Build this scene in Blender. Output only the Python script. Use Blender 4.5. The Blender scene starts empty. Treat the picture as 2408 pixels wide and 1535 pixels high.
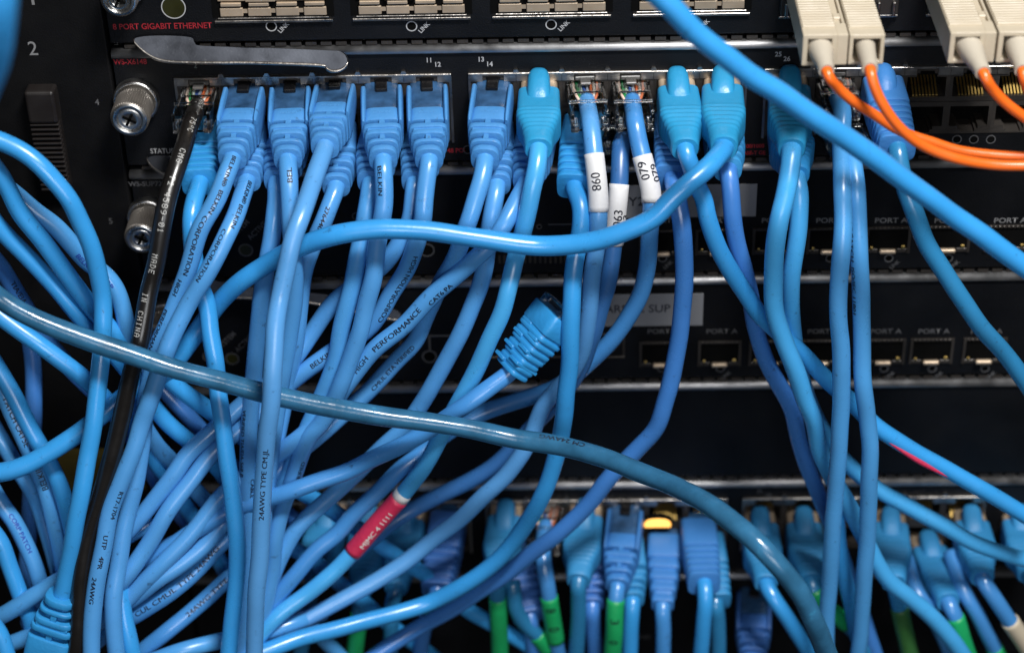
import bpy, bmesh, math, random
from mathutils import Vector, Matrix
random.seed(7)
S = bpy.context.scene
C = S.collection
MM = 0.001

# ------------------------------------------------------------------ camera
TH, YAW, ROLL, DIST, FPX = math.radians(34), -0.0298, -0.0285, 667.64, 4745.0
_d = Vector((math.sin(YAW)*math.cos(TH), math.cos(YAW)*math.cos(TH), -math.sin(TH)))
_r = _d.cross(Vector((0, 0, 1))).normalized(); _u = _r.cross(_d)
_c, _s = math.cos(ROLL), math.sin(ROLL)
CR = _c*_r + _s*_u; CU = -_s*_r + _c*_u; CD = _d
CAM = -DIST*_d
cam_data = bpy.data.cameras.new('camera')
cam = bpy.data.objects.new('camera', cam_data); C.objects.link(cam)
m = Matrix.Identity(4)
for i in range(3):
    m[i][0] = CR[i]; m[i][1] = CU[i]; m[i][2] = -CD[i]; m[i][3] = CAM[i]*MM
cam.matrix_world = m
cam_data.sensor_fit = 'HORIZONTAL'; cam_data.sensor_width = 36
cam_data.lens = 36*FPX/2408
cam_data.clip_start = 0.02; cam_data.clip_end = 20
cam_data.dof.use_dof = True
cam_data.dof.focus_distance = 0.606
cam_data.dof.aperture_fstop = 7.8
S.camera = cam

# ------------------------------------------------------------------ light
W = bpy.data.worlds.new('World'); S.world = W; W.use_nodes = True
bg = W.node_tree.nodes['Background']
bg.inputs[0].default_value = (0.70, 0.74, 0.80, 1); bg.inputs[1].default_value = 0.035

def area(name, loc, target, size, energy, color=(1, 1, 1), sy=None):
    l = bpy.data.lights.new(name, 'AREA'); l.energy = energy; l.color = color
    l.shape = 'RECTANGLE'; l.size = size; l.size_y = sy or size
    o = bpy.data.objects.new(name, l); C.objects.link(o)
    o.location = Vector(loc)*MM
    o.rotation_euler = (Vector(target)-Vector(loc)).to_track_quat('-Z', 'Y').to_euler()
    return o
area('key_lamp', (250, -440, 890), (20, -25, 0), 0.24, 13.2, (1, 0.985, 0.96), 0.11)
area('fill_lamp', (90, -760, 300), (20, 0, -50), 0.36, 1.75, (0.95, 0.97, 1.0), 0.25)
S.view_settings.view_transform = 'Standard'; S.view_settings.look = 'None'
S.view_settings.exposure = 0; S.view_settings.gamma = 1

# ------------------------------------------------------------------ placing helpers (mm)
def ray(x, y):
    return (CD + CR*((x-1204)/FPX) - CU*((y-767.5)/FPX))
def at(x, y, d=0.0):
    """point of the photo's ray through (x, y) that stands d mm in front of the panels"""
    v = ray(x, y); t = (-d - CAM.y)/v.y
    return CAM + v*t
def atw(x, y, d, row=2):
    """the bundle at the lower left sags forward, away from the panels"""
    if row == 2: d += .045*max(0, y-700)*min(1, max(0, (1000-x)/600))
    return at(x, y, d)
def zf(y, x=1204): return at(x, y, 0).z

# ------------------------------------------------------------------ materials
MATS = {}
def srgb(h):
    c = [int(h[i:i+2], 16)/255 for i in (0, 2, 4)]
    return tuple(x/12.92 if x < .04045 else ((x+.055)/1.055)**2.4 for x in c)+(1,)
def mat(name, col, rough=.4, metal=0., spec=.5, bump=0., bscale=900., dirt=0., dirtcol=(.02, .018, .015, 1), dscale=260.,
        var=0.06, coat=0., trans=0., emit=None, ior=1.5, vscale=60., alpha=1., sss=0., roughvar=.12):
    if name in MATS: return MATS[name]
    mt = bpy.data.materials.new(name); mt.use_nodes = True; nt = mt.node_tree; N = nt.nodes; L = nt.links
    p = N['Principled BSDF']
    if isinstance(col, str): col = srgb(col)
    if len(col) == 3: col = tuple(col)+(1,)
    tc = N.new('ShaderNodeTexCoord')
    oi = N.new('ShaderNodeObjectInfo')
    add = N.new('ShaderNodeVectorMath'); add.operation = 'ADD'
    L.new(tc.outputs['Object'], add.inputs[0]); L.new(oi.outputs['Random'], add.inputs[1])
    nz = N.new('ShaderNodeTexNoise'); nz.inputs['Scale'].default_value = vscale; nz.inputs['Detail'].default_value = 4
    L.new(add.outputs[0], nz.inputs['Vector'])
    hsv = N.new('ShaderNodeHueSaturation'); hsv.inputs['Color'].default_value = col
    mr = N.new('ShaderNodeMapRange'); mr.inputs[1].default_value = .3; mr.inputs[2].default_value = .7
    mr.inputs[3].default_value = 1-var*1.5; mr.inputs[4].default_value = 1+var
    L.new(nz.outputs[0], mr.inputs[0]); L.new(mr.outputs[0], hsv.inputs['Value'])
    out = hsv.outputs[0]
    if dirt > 0:
        n2 = N.new('ShaderNodeTexNoise'); n2.inputs['Scale'].default_value = dscale; n2.inputs['Detail'].default_value = 6
        n2.inputs['Roughness'].default_value = .65
        L.new(add.outputs[0], n2.inputs['Vector'])
        m2 = N.new('ShaderNodeMapRange'); m2.inputs[1].default_value = .62; m2.inputs[2].default_value = .74
        m2.inputs[3].default_value = 0; m2.inputs[4].default_value = dirt
        L.new(n2.outputs[0], m2.inputs[0])
        mx = N.new('ShaderNodeMix'); mx.data_type = 'RGBA'
        L.new(m2.outputs[0], mx.inputs[0]); L.new(out, mx.inputs[6]); mx.inputs[7].default_value = dirtcol
        out = mx.outputs[2]
    L.new(out, p.inputs['Base Color'])
    r2 = N.new('ShaderNodeMapRange'); r2.inputs[1].default_value = .3; r2.inputs[2].default_value = .7
    r2.inputs[3].default_value = max(.02, rough-roughvar*.5); r2.inputs[4].default_value = rough+roughvar
    n3 = N.new('ShaderNodeTexNoise'); n3.inputs['Scale'].default_value = vscale*2.6; n3.inputs['Detail'].default_value = 5
    L.new(add.outputs[0], n3.inputs['Vector']); L.new(n3.outputs[0], r2.inputs[0]); L.new(r2.outputs[0], p.inputs['Roughness'])
    p.inputs['Metallic'].default_value = metal
    p.inputs['Specular IOR Level'].default_value = spec
    p.inputs['IOR'].default_value = ior
    p.inputs['Coat Weight'].default_value = coat
    p.inputs['Transmission Weight'].default_value = trans
    if sss:
        p.inputs['Subsurface Weight'].default_value = sss; p.inputs['Subsurface Radius'].default_value = (.3, .6, 1.); p.inputs['Subsurface Scale'].default_value = .001
    if alpha < 1: p.inputs['Alpha'].default_value = alpha
    if emit: p.inputs['Emission Color'].default_value = emit[0]; p.inputs['Emission Strength'].default_value = emit[1]
    if bump > 0:
        b = N.new('ShaderNodeBump'); b.inputs['Strength'].default_value = bump; b.inputs['Distance'].default_value = .0006
        n4 = N.new('ShaderNodeTexNoise'); n4.inputs['Scale'].default_value = bscale; n4.inputs['Detail'].default_value = 3
        L.new(add.outputs[0], n4.inputs['Vector']); L.new(n4.outputs[0], b.inputs['Height']); L.new(b.outputs[0], p.inputs['Normal'])
    MATS[name] = mt; return mt

def jacket(name, col, rough=.27, dirt=.55, **k):
    return mat(name, col, rough=rough, spec=.75, bump=.15, bscale=160, dirt=dirt, dscale=420, var=.05, vscale=45, sss=0, **k)
JK = {
 'periwinkle': jacket('periwinkle_jacket', (.075, .30, .66)),
 'azure': jacket('azure_jacket', (.035, .30, .70)),
 'sky': jacket('sky_jacket', (.06, .37, .76)),
 'violet': jacket('violet_blue_jacket', (.05, .205, .58)),
 'royal': jacket('royal_blue_jacket', (.055, .25, .60)),
 'steel': jacket('steel_blue_jacket', (.07, .31, .67)),
 'navy': jacket('navy_blue_jacket', (.03, .125, .34), rough=.28),
 'pale': jacket('pale_blue_jacket', (.09, .31, .66)),
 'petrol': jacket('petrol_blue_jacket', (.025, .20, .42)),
 'teal': mat('grimy_teal_jacket', (.028, .130, .25), rough=.19, dirt=.95, dirtcol=(.05, .30, .52, 1), dscale=110, var=.22, vscale=110, bump=.25, bscale=200),
 'black': jacket('black_jacket', (.008, .007, .0065), rough=.27, dirt=.1),
 'orange': jacket('orange_jacket', (.86, .145, .012), rough=.33, dirt=.05),
}
BT = {
 'periwinkle': mat('periwinkle_boot', (.062, .25, .57), rough=.42, bump=.3, bscale=700, dirt=.5, dscale=330, var=.05),
 'azure': mat('azure_boot', (.025, .25, .57), rough=.42, bump=.25, bscale=700, dirt=.2, var=.05),
 'sky': mat('sky_boot', (.022, .27, .52), rough=.38, bump=.3, bscale=500, dirt=.15, var=.05),
 'royal': mat('royal_boot', (.045, .20, .52), rough=.45, bump=.25, bscale=700, var=.05),
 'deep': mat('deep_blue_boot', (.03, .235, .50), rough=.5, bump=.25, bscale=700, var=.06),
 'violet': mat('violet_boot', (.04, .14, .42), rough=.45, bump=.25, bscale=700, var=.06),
}
M_BLACK = mat('black_powder_coat', (.0042, .0046, .006), rough=.44, spec=.22, bump=.25, bscale=2600, var=.25, vscale=30, dirt=.15, dirtcol=(.03, .03, .032, 1), dscale=700)
M_FRAME = mat('matt_black_frame', (.0028, .0028, .0034), rough=.6, spec=.2, bump=.2, bscale=2600, var=.2)
M_EDGE = mat('satin_metal_edge', (.50, .50, .51), rough=.46, metal=1., bump=.08, bscale=2500, var=.2, vscale=80)  # even bright satin metal for the flanges of the black cards
M_STEEL = mat('tinned_steel', (.42, .39, .36), rough=.30, metal=1., bump=.25, bscale=500, var=.12, dirt=.35, dirtcol=(.16, .11, .07, 1), dscale=300)
M_LEVER = mat('zinc_plated_lever', (.085, .092, .11), rough=.40, metal=1., bump=.03, bscale=1500, var=.35, dirt=.08, dscale=700, dirtcol=(.7, .7, .7, 1))
M_CHROME = mat('nickel_screw', (.72, .71, .69), rough=.26, metal=1., var=.1, bump=.15, bscale=900)
M_KNURL = mat('knurled_grip', (.36, .33, .30), rough=.45, metal=.9, var=.15)
M_CREAM = mat('cream_shield', (.60, .47, .34), rough=.42, metal=.6, var=.12, dirt=.4, dirtcol=(.25, .16, .08, 1))
M_PORT = mat('dark_port_plastic', (.018, .015, .014), rough=.5, var=.2)
M_PORTFACE = mat('grey_port_face', (.055, .048, .043), rough=.42, metal=.5, var=.2, bump=.2)
M_HOLE = mat('port_cavity', (.002, .002, .002), rough=.9, spec=.1)
M_GOLD = mat('gold_contact', (.85, .58, .18), rough=.4, metal=1.)
M_WHITE = mat('white_print', (.42, .42, .43), rough=.6, var=.1)
M_DIMWHITE = mat('grey_print', (.10, .10, .105), rough=.6, var=.2)
M_PRINT2 = mat('faded_print', (.20, .20, .205), rough=.6, var=.2)
M_RED = mat('red_print', (.32, .01, .02), rough=.6, var=.15)
M_INK = mat('black_ink', (.006, .008, .02), rough=.5)
M_WINK = mat('white_ink', (.62, .62, .60), rough=.5)
M_LABEL = mat('white_label', (.70, .70, .71), rough=.5, var=.03, dirt=.1, bump=.1)
M_GREYLABEL = mat('grey_label_tape', (.23, .235, .25), rough=.5, var=.04)
M_REDSL = mat('red_sleeve', (.52, .025, .08), rough=.42, var=.1, bump=.3, bscale=900)
M_GREEN = mat('green_tape', (.01, .35, .11), rough=.4, var=.15, bump=.2)
M_MOSS = mat('olive_green_tape', (.035, .14, .035), rough=.45, var=.25, bump=.2)
M_BEIGE = mat('beige_connector', (.52, .45, .34), rough=.45, var=.03, dirt=.12, dscale=500, bump=.1)
M_BEIGEB = mat('beige_boot', (.48, .43, .35), rough=.5, var=.03, bump=.2)
M_CLEAR = mat('clear_polycarbonate', (.92, .93, .92), rough=.08, trans=1., ior=1.5, var=.0, roughvar=.02)
M_SMOKE = mat('smoky_clear_plug', (.035, .10, .22), rough=.2, spec=.5, var=.35, roughvar=.05, vscale=200, trans=.2)
M_LATCH = mat('smoky_latch', (.004, .004, .005), rough=.25, var=.1)
M_DARKLENS = mat('unlit_led', (.028, .028, .006), rough=.3, var=.3)
M_AMBER = mat('lit_amber_led', (.9, .5, .1), emit=((1., .47, .10, 1), 1.7))
M_BROWN = mat('brown_ribbed_plastic', (.013, .0105, .010), rough=.42, var=.1, dirt=.1)
M_YELLOW = mat('faded_yellow_tag', (.10, .075, .01), rough=.6, var=.2)
WIRE = [mat('wire_'+n, c, rough=.4) for n, c in (('white_orange', (.75, .55, .45)), ('green', (.02, .28, .08)), ('white_green', (.62, .72, .62)), ('blue', (.03, .13, .55)), ('white_blue', (.55, .62, .75)), ('orange', (.8, .16, .03)), ('white_brown', (.6, .55, .5)), ('brown', (.5, .14, .06)))]

# ------------------------------------------------------------------ mesh helpers
def obj(name, bm, material, parent=None, smooth=True, origin=None, mats=None):
    """bm is in world mm; it is stored relative to the parent's location"""
    o_ = origin if origin is not None else (Vector(parent['_o']) if parent else Vector((0, 0, 0)))
    bmesh.ops.translate(bm, verts=bm.verts, vec=-o_)
    bmesh.ops.scale(bm, verts=bm.verts, vec=(MM, MM, MM))
    me = bpy.data.meshes.new(name); bm.to_mesh(me); bm.free()
    for mm_ in (mats or [material]): me.materials.append(mm_)
    if smooth:
        me.polygons.foreach_set('use_smooth', [True]*len(me.polygons))
    ob = bpy.data.objects.new(name, me); C.objects.link(ob)
    if parent: ob.parent = parent; ob['_o'] = parent['_o'] if origin is None else list(origin)
    else: ob.location = o_*MM; ob['_o'] = list(o_)
    return ob
def sub(name, bm, material, part, smooth=True):
    ob = obj(name, bm, material, part, smooth); return ob
def thing(name, label, cat, loc, group=None):
    e = bpy.data.objects.new(name, None); C.objects.link(e)
    e.location = Vector(loc)*MM; e.empty_display_size = .005
    e['_o'] = list(loc); e['label'] = label; e['category'] = cat
    if group: e['group'] = group
    return e
def bevel(bm, w, seg=2, verts=None):
    bmesh.ops.bevel(bm, geom=list(bm.edges), offset=w, segments=seg, profile=.5, affect='EDGES', clamp_overlap=True)
def box(bm, x0, x1, y0, y1, z0, z1, bev=0, seg=2, M=None):
    t = bmesh.new() if bev else bm
    vs = [t.verts.new((x, y, z)) for x in (x0, x1) for y in (y0, y1) for z in (z0, z1)]
    for f in ((0, 1, 3, 2), (4, 6, 7, 5), (0, 4, 5, 1), (2, 3, 7, 6), (0, 2, 6, 4), (1, 5, 7, 3)):
        t.faces.new([vs[i] for i in f])
    if bev: bevel(t, bev, seg)
    if M is not None: bmesh.ops.transform(t, matrix=M, verts=t.verts if bev else vs)
    if bev: merge(bm, t)
def merge(bm, t):
    me = bpy.data.meshes.new('tmp'); t.to_mesh(me); t.free(); bm.from_mesh(me); bpy.data.meshes.remove(me)
def loft(bm, rings, cap=True, closed=True):
    R = [[bm.verts.new(p) for p in r] for r in rings]; n = len(R[0])
    for a, b in zip(R, R[1:]):
        for i in range(n if closed else n-1):
            j = (i+1) % n; bm.faces.new((a[i], a[j], b[j], b[i]))
    if cap: bm.faces.new(R[0][::-1]); bm.faces.new(R[-1])
def ring(bm, c, ax, r0, r1, h, n=28):
    """flat annulus (washer) round axis -Y at centre c"""
    loft(bm, [[c+Vector((r*math.cos(a), y, r*math.sin(a))) for a in [2*math.pi*i/n for i in range(n)]] for r, y in ((r0, 0), (r0, -h), (r1, -h), (r1, 0))], cap=False)
def disc(bm, c, r, h, n=24):
    loft(bm, [[c+Vector((rr*math.cos(a), y, rr*math.sin(a))) for a in [2*math.pi*i/n for i in range(n)]] for rr, y in ((r, 0), (r, -h*.7), (r*.88, -h))])
def frame(p0, p1, up=Vector((0, 0, 1))):
    y = (p1-p0).normalized(); x = y.cross(up).normalized(); z = x.cross(y)
    M = Matrix.Identity(4)
    for i in range(3): M[i][0] = x[i]; M[i][1] = y[i]; M[i][2] = z[i]; M[i][3] = p0[i]
    return M
# local frame of a connector: x across, y out of the port, z up.  x is mirrored so that +x is photo-left: harmless, parts are symmetric
def sect(y, w, h, e=4., n=32, cx=0, cz=0):
    out = []
    for i in range(n):
        a = 2*math.pi*(i+.5)/n; c, s = math.cos(a), math.sin(a)
        out.append(Vector((cx+w/2*math.copysign(abs(c)**(2/e), c), y, cz+h/2*math.copysign(abs(s)**(2/e), s))))
    return out
def slab(bm, y0, y1, w0, h0, w1, h1, e=5., r=.5, cx=0, cz=0):
    """rounded block between y0 and y1"""
    R = []
    for y, k in ((y0, r), (y0+r*.3, r*.3), (y0+r, 0), (y1-r, 0), (y1-r*.3, r*.3), (y1, r)):
        t = (y-y0)/(y1-y0); w = w0+(w1-w0)*t-2*k; h = h0+(h1-h0)*t-2*k
        R.append(sect(y, w, h, e, cx=cx, cz=cz))
    loft(bm, R)
def text_bm(s, size, wide=1., align='LEFT', bold=0.0, shear=0):
    cu = bpy.data.curves.new('t', 'FONT'); cu.body = s; cu.size = size; cu.align_x = align; cu.resolution_u = 3; cu.offset = bold; cu.shear = shear
    o = bpy.data.objects.new('t', cu); C.objects.link(o)
    bpy.context.view_layer.update()
    me = o.to_mesh(); bm = bmesh.new(); bm.from_mesh(me); o.to_mesh_clear()
    bpy.data.objects.remove(o); bpy.data.curves.remove(cu)
    bmesh.ops.scale(bm, verts=bm.verts, vec=(wide, 1, 1))
    return bm
def text_flat(s, x, y, size, material, parent, ang=0, d=.08, wide=.85, name='lettering', align='LEFT', bold=.03, shear=0, plane=0.0):
    """lettering printed on a panel face, its lower left corner where the photo shows it"""
    bm = text_bm(s, size, wide, align, bold, shear)
    p = at(x, y, plane)
    M = Matrix.Translation(Vector((p.x, -plane-d, p.z))) @ Matrix.Rotation(math.radians(90), 4, 'X') @ Matrix.Rotation(math.radians(ang), 4, 'Z')
    bmesh.ops.transform(bm, matrix=M, verts=bm.verts)
    return obj(name, bm, material, parent, smooth=False)
# ------------------------------------------------------------------ rack, cards
def lobj(name, bm, material, parent, center, smooth=False, rot=None):
    """mesh built round its own centre (mm), placed at centre"""
    bmesh.ops.scale(bm, verts=bm.verts, vec=(MM, MM, MM))
    me = bpy.data.meshes.new(name); bm.to_mesh(me); bm.free(); me.materials.append(material)
    if smooth: me.polygons.foreach_set('use_smooth', [True]*len(me.polygons))
    ob = bpy.data.objects.new(name, me); C.objects.link(ob); ob.parent = parent
    ob.location = (Vector(center)-Vector(parent['_o']))*MM
    if rot: ob.rotation_euler = rot
    return ob
def lsub(name, bm, material, part, smooth=False):
    bmesh.ops.scale(bm, verts=bm.verts, vec=(MM, MM, MM))
    me = bpy.data.meshes.new(name); bm.to_mesh(me); bm.free(); me.materials.append(material)
    if smooth: me.polygons.foreach_set('use_smooth', [True]*len(me.polygons))
    ob = bpy.data.objects.new(name, me); C.objects.link(ob); ob.parent = part
    return ob
def copy_part(p, parent, center, rot=None):
    c = p.copy(); C.objects.link(c); c.parent = parent
    c.location = (Vector(center)-Vector(parent['_o']))*MM
    if rot is not None: c.rotation_euler = rot
    for g in p.children:
        k = g.copy(); C.objects.link(k); k.parent = c
    return c

COLX = [-37.9+13.97*(k-4) for k in range(6)]
COLX += [x+90.2 for x in COLX]+[x+180.4 for x in COLX]
XL, XR = at(253, 60).x, 215.0
ZL = [101.56-42.16*k for k in range(-1, 7)]        # top edges; index 0 is the uppermost card
# chassis frame
fr = thing('chassis_frame', 'matt black chassis upright with slot numbers and a ribbed latch, left of the cards', 'rack frame', (XL-45, 0, 0))
bm = bmesh.new(); box(bm, XL-120, XL-1.0, -.8, 12, -190, 190, .6); obj('upright', bm, M_FRAME, fr, False)
bm = bmesh.new(); box(bm, XL-6, XR+60, 12, 14, -190, 190); obj('back_panel', bm, M_HOLE, fr, False)
for t, x, y, sz, mt in (('1', 62, 12, 9.0, M_WHITE), ('2', 68, 130, 6.6, M_WHITE), ('4', 224, 247, 3.0, M_DIMWHITE), ('5', 256, 526, 3.0, M_DIMWHITE)):
    text_flat(t, x, y, sz, M_PRINT2 if sz > 5 else mt, fr, name='slot_number', bold=.01, plane=.8, wide=.95)
# ribbed latch
pa, pb = at(95, 205, 3), at(83, 442, 3)
bm = bmesh.new()
zt, zb = pa.z, pb.z; xc = (pa.x)
slab_z = zt-11
box(bm, xc-4.6, xc+4.6, -6.5, 0, slab_z, zt, 1.0, 3)
box(bm, xc-4.3, xc+4.3, -3.6, 0, zb, slab_z+.5, .5, 2)
n = 15
for i in range(n):
    z = slab_z-.4-(slab_z-zb-1.6)*i/(n-1)
    box(bm, xc-4.5, xc+4.5, -6.1, -3.2, z-.62, z+.12, .3, 2)
latch = obj('ribbed_latch', bm, M_BROWN, fr, False)
bm = bmesh.new()
p = at(190, 1100, 0); box(bm, p.x-16, p.x+22, -1.1, -.8, p.z-9, p.z+9); obj('sticker', bm, M_YELLOW, fr, False)

def card(idx, name, label, cat, hole=None):
    zt, zb = ZL[idx], ZL[idx+1]
    t = thing(name, label, cat, ((XL+XR)/2, 0, zb+6))
    bm = bmesh.new(); 
    if hole is None: box(bm, XL, XR, 0, 7, zb+3.6, zt-1.2, .3, 2)
    else:
        h1, h0 = hole; xs = [XL]
        for b in range(3): xs += [COLX[6*b]-7.3, COLX[6*b+5]+7.3]
        xs.append(XR)
        box(bm, XL, XR, 0, 7, h1, zt-1.2); box(bm, XL, XR, 0, 7, zb+3.6, h0)
        for i in range(0, len(xs), 2): box(bm, xs[i], xs[i+1], 0, 7, h0+.001, h1-.001)
    obj('faceplate', bm, M_BLACK, t, False)
    bm = bmesh.new()
    prof = [(7, -1.3), (-.3, -1.3)]+[(.65-1.65*math.cos(a), -.45+1.65*math.sin(a)) for a in [math.radians(k) for k in range(-20, 91, 10)]]+[(7, 1.2)]
    loft(bm, [[Vector((x, y, zt+z)) for y, z in prof] for x in (XL-.1, XR)])
    obj('top_flange', bm, M_EDGE, t, True)
    # spring gasket ticks in the seam above
    bm = bmesh.new(); x = XL+4
    while x < XR:
        box(bm, x, x+3.3, .6, 2, zt+1.5, zt+2.7); x += 4.6
    g = obj('gasket', bm, M_PORTFACE, t, False)
    return t

def screw(parent, x, y, d=13, bush=True, r=5.3):
    """thumb screw whose bushing sits on the panel at the photo's x, y"""
    c = at(x, y, 0); base = Vector((c.x, 0, c.z))
    bm = bmesh.new()
    if bush:
        loft(bm, [[base+Vector((r_*math.cos(a), yy, r_*math.sin(a))) for a in [2*math.pi*i/40 for i in range(40)]] for r_, yy in ((r+1.3, .5), (r+1.3, -2.4), (r+1.0, -2.9), (r+.4, -2.9), (r*.72, -1.5), (r*.62, -4.5))])
    s = obj('thumb_screw', bm, M_CHROME, parent)
    bm = bmesh.new(); n = 96; R = []
    for yy, k, am in ((-3.8, -.5, 0), (-4.2, 0, .16), (-d+.7, 0, .16), (-d+.3, -.12, .0), (-d, -.45, 0), (-d, -1.0, 0), (-d+.7, -1.3, 0), (-d+.75, -1.7, 0)):
        R.append([base+Vector(((r+k+(am if i % 2 else -am))*math.cos(2*math.pi*i/n), yy, (r+k+(am if i % 2 else -am))*math.sin(2*math.pi*i/n))) for i in range(n)])
    loft(bm, R); sub('knurled_head', bm, M_KNURL, s, False)
    bm = bmesh.new()
    cc = base+Vector((0, -d+.75, 0))
    ring(bm, cc, None, r-1.75, r-.35, .85, 48)
    R = []
    for rr, h in ((r-1.75, -.1), (r-1.9, -.45), (1.6, -.65), (1.5, .5)):
        R.append([cc+Vector((rr*math.cos(a), h, rr*math.sin(a))) for a in [2*math.pi*i/32 for i in range(32)]])
    loft(bm, R); sub('screw_face', bm, M_CHROME, s)
    bm = bmesh.new()
    for a in (.5, .5+math.pi/2):
        M = Matrix.Translation(cc) @ Matrix.Rotation(a, 4, 'Y')
        box(bm, -2.2, 2.2, -.80, -.6, -.42, .42, M=M)
    sub('cross_recess', bm, M_HOLE, s, False)
    return s

def lever(parent, pts, d0, d1, th=1.6, name='ejector_lever'):
    """pressed sheet lever; pts are its outline in the photo, its upper edge d0 and lower edge d1 mm off the panel"""
    ys = [p[1] for p in pts]; y0, y1 = min(ys), max(ys)
    P = [at(x, y, d0+(d1-d0)*(y-y0)/(y1-y0)) for x, y in pts]
    bm = bmesh.new(); cen = sum(P, Vector())/len(P)
    nrm = Vector((0, -1, .5)).normalized()
    rings = []
    for k, off in ((.0, -th), (0, -.35), (.35, 0)):
        rr = []
        for i, p in enumerate(P):
            a, b = P[i-1], P[(i+1) % len(P)]; tg = (b-a).normalized(); inn = nrm.cross(tg)
            if inn.dot(cen-p) < 0: pass
            rr.append(p+nrm*off+(cen-p).normalized()*k)
        rings.append(rr)
    loft(bm, rings)
    bmesh.ops.recalc_face_normals(bm, faces=bm.faces)
    lv = obj(name, bm, M_LEVER, parent, False)
    i0 = max(range(len(pts)), key=lambda i: pts[i][0]); low = [P[i] for i in range(i0, len(P))]+[P[0]]
    bm = bmesh.new(); low = [p_+nrm*-.3+(cen-p_).normalized()*.1 for p_ in low]
    loft(bm, [[q+Vector((0, math.cos(a), math.sin(a)))*.55 for a in [2*math.pi*k/8 for k in range(8)]] for q in low])
    sub('edge_highlight_rim', bm, M_STEEL, lv)  # brighter steel rim added to put a highlight along the lower edge
    return lv

def led(parent, x, y, r, lens=M_HOLE, rim=M_WHITE, w=.32):
    c = at(x, y, 0); c.y = -.02
    bm = bmesh.new(); ring(bm, c, None, r-w, r, .1, 36); a = obj('led_ring', bm, rim, parent, False)
    bm = bmesh.new(); disc(bm, c, r-w, .06, 28); sub('led_lens', bm, lens, a, False)

def smooth_pts(pts, closed=False, k=6):
    out = []
    n = len(pts)
    for i in range(n if closed else n-1):
        p0, p1, p2, p3 = (pts[(i+j-1) % n] if closed else pts[min(max(i+j-1, 0), n-1)] for j in range(4))
        for q in range(k):
            t = q/k
            out.append(tuple(.5*((2*b)+(-a+c)*t+(2*a-5*b+4*c-e)*t*t+(-a+3*b-3*c+e)*t**3) for a, b, c, e in zip(p0, p1, p2, p3)))
    if not closed: out.append(pts[-1])
    return out

def port_bm():
    bm = bmesh.new()
    box(bm, -6.98, -5.9, -.3, 8, -5.5, 5.5); box(bm, 5.9, 6.98, -.3, 8, -5.5, 5.5)
    box(bm, -5.9, 5.9, -.3, 8, -5.5, -3.9)
    for s in (-1, 1):
        a, b = sorted((s*5.9, s*3.1)); box(bm, a, b, -.3, 8, 2.9, 5.5)
        a, b = sorted((s*3.1, s*2.2)); box(bm, a, b, -.3, 8, 4.1, 5.5)
    box(bm, -2.2, 2.2, -.3, 8, 5.0, 5.5)
    return bm
def jack_block(t, zup, zlo, zstrip, cols):
    c0 = (COLX[0], 0, zup)
    p = lobj('port', port_bm(), M_PORTFACE, t, c0)
    bm = bmesh.new(); box(bm, -6.9, 6.9, 7.9, 8.2, -5.4, 5.4); lsub('cavity', bm, M_HOLE, p)
    bm = bmesh.new()
    for i in range(8):
        x = -3.57+1.02*i
        R = [[Vector((x+a, y, z+b)) for a, b in ((-.27, 0), (.27, 0), (.27, .3), (-.27, .3))] for y, z in ((.5, -3.8), (1.5, -3.3), (6.2, -1.0), (7.6, -.6))]
        loft(bm, R)
    lsub('contacts', bm, M_GOLD, p)
    for i in cols:
        if i: copy_part(p, t, (COLX[i], 0, zup))
        copy_part(p, t, (COLX[i], 0, zlo), (0, math.pi, 0))
    for b in range(3):
        idx = [i for i in cols if i//6 == b]
        if not idx: continue
        x0, x1 = COLX[idx[0]]-7.6, COLX[idx[-1]]+7.6
        bm = bmesh.new()
        box(bm, x0, x1, -1.0, 2.5, zstrip-.35, zstrip+.45, .15, 1)
        box(bm, x0, x0+.7, -.8, 2, zlo-6.0, zstrip-.4); box(bm, x1-.7, x1, -.8, 2, zlo-6.0, zstrip-.4)
        for i in idx[1:]:
            xb = COLX[i]-6.98
            loft(bm, [[Vector((xb+s*w, y, zstrip+z)) for s, z in ((-1, .4), (-.5, 1.5), (.5, 1.5), (1, .4))] for w, y in ((1.0, -.9), (1.0, 1.5))])
        for i in idx:
            for s in (-1, 1):
                a, b2 = sorted((COLX[i]+s*3.3, COLX[i]+s*6.9)); box(bm, a, b2, -.65, -.31, zstrip-2.5, zstrip-.3)
        obj('shield_strip', bm, M_STEEL, t, False)

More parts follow.
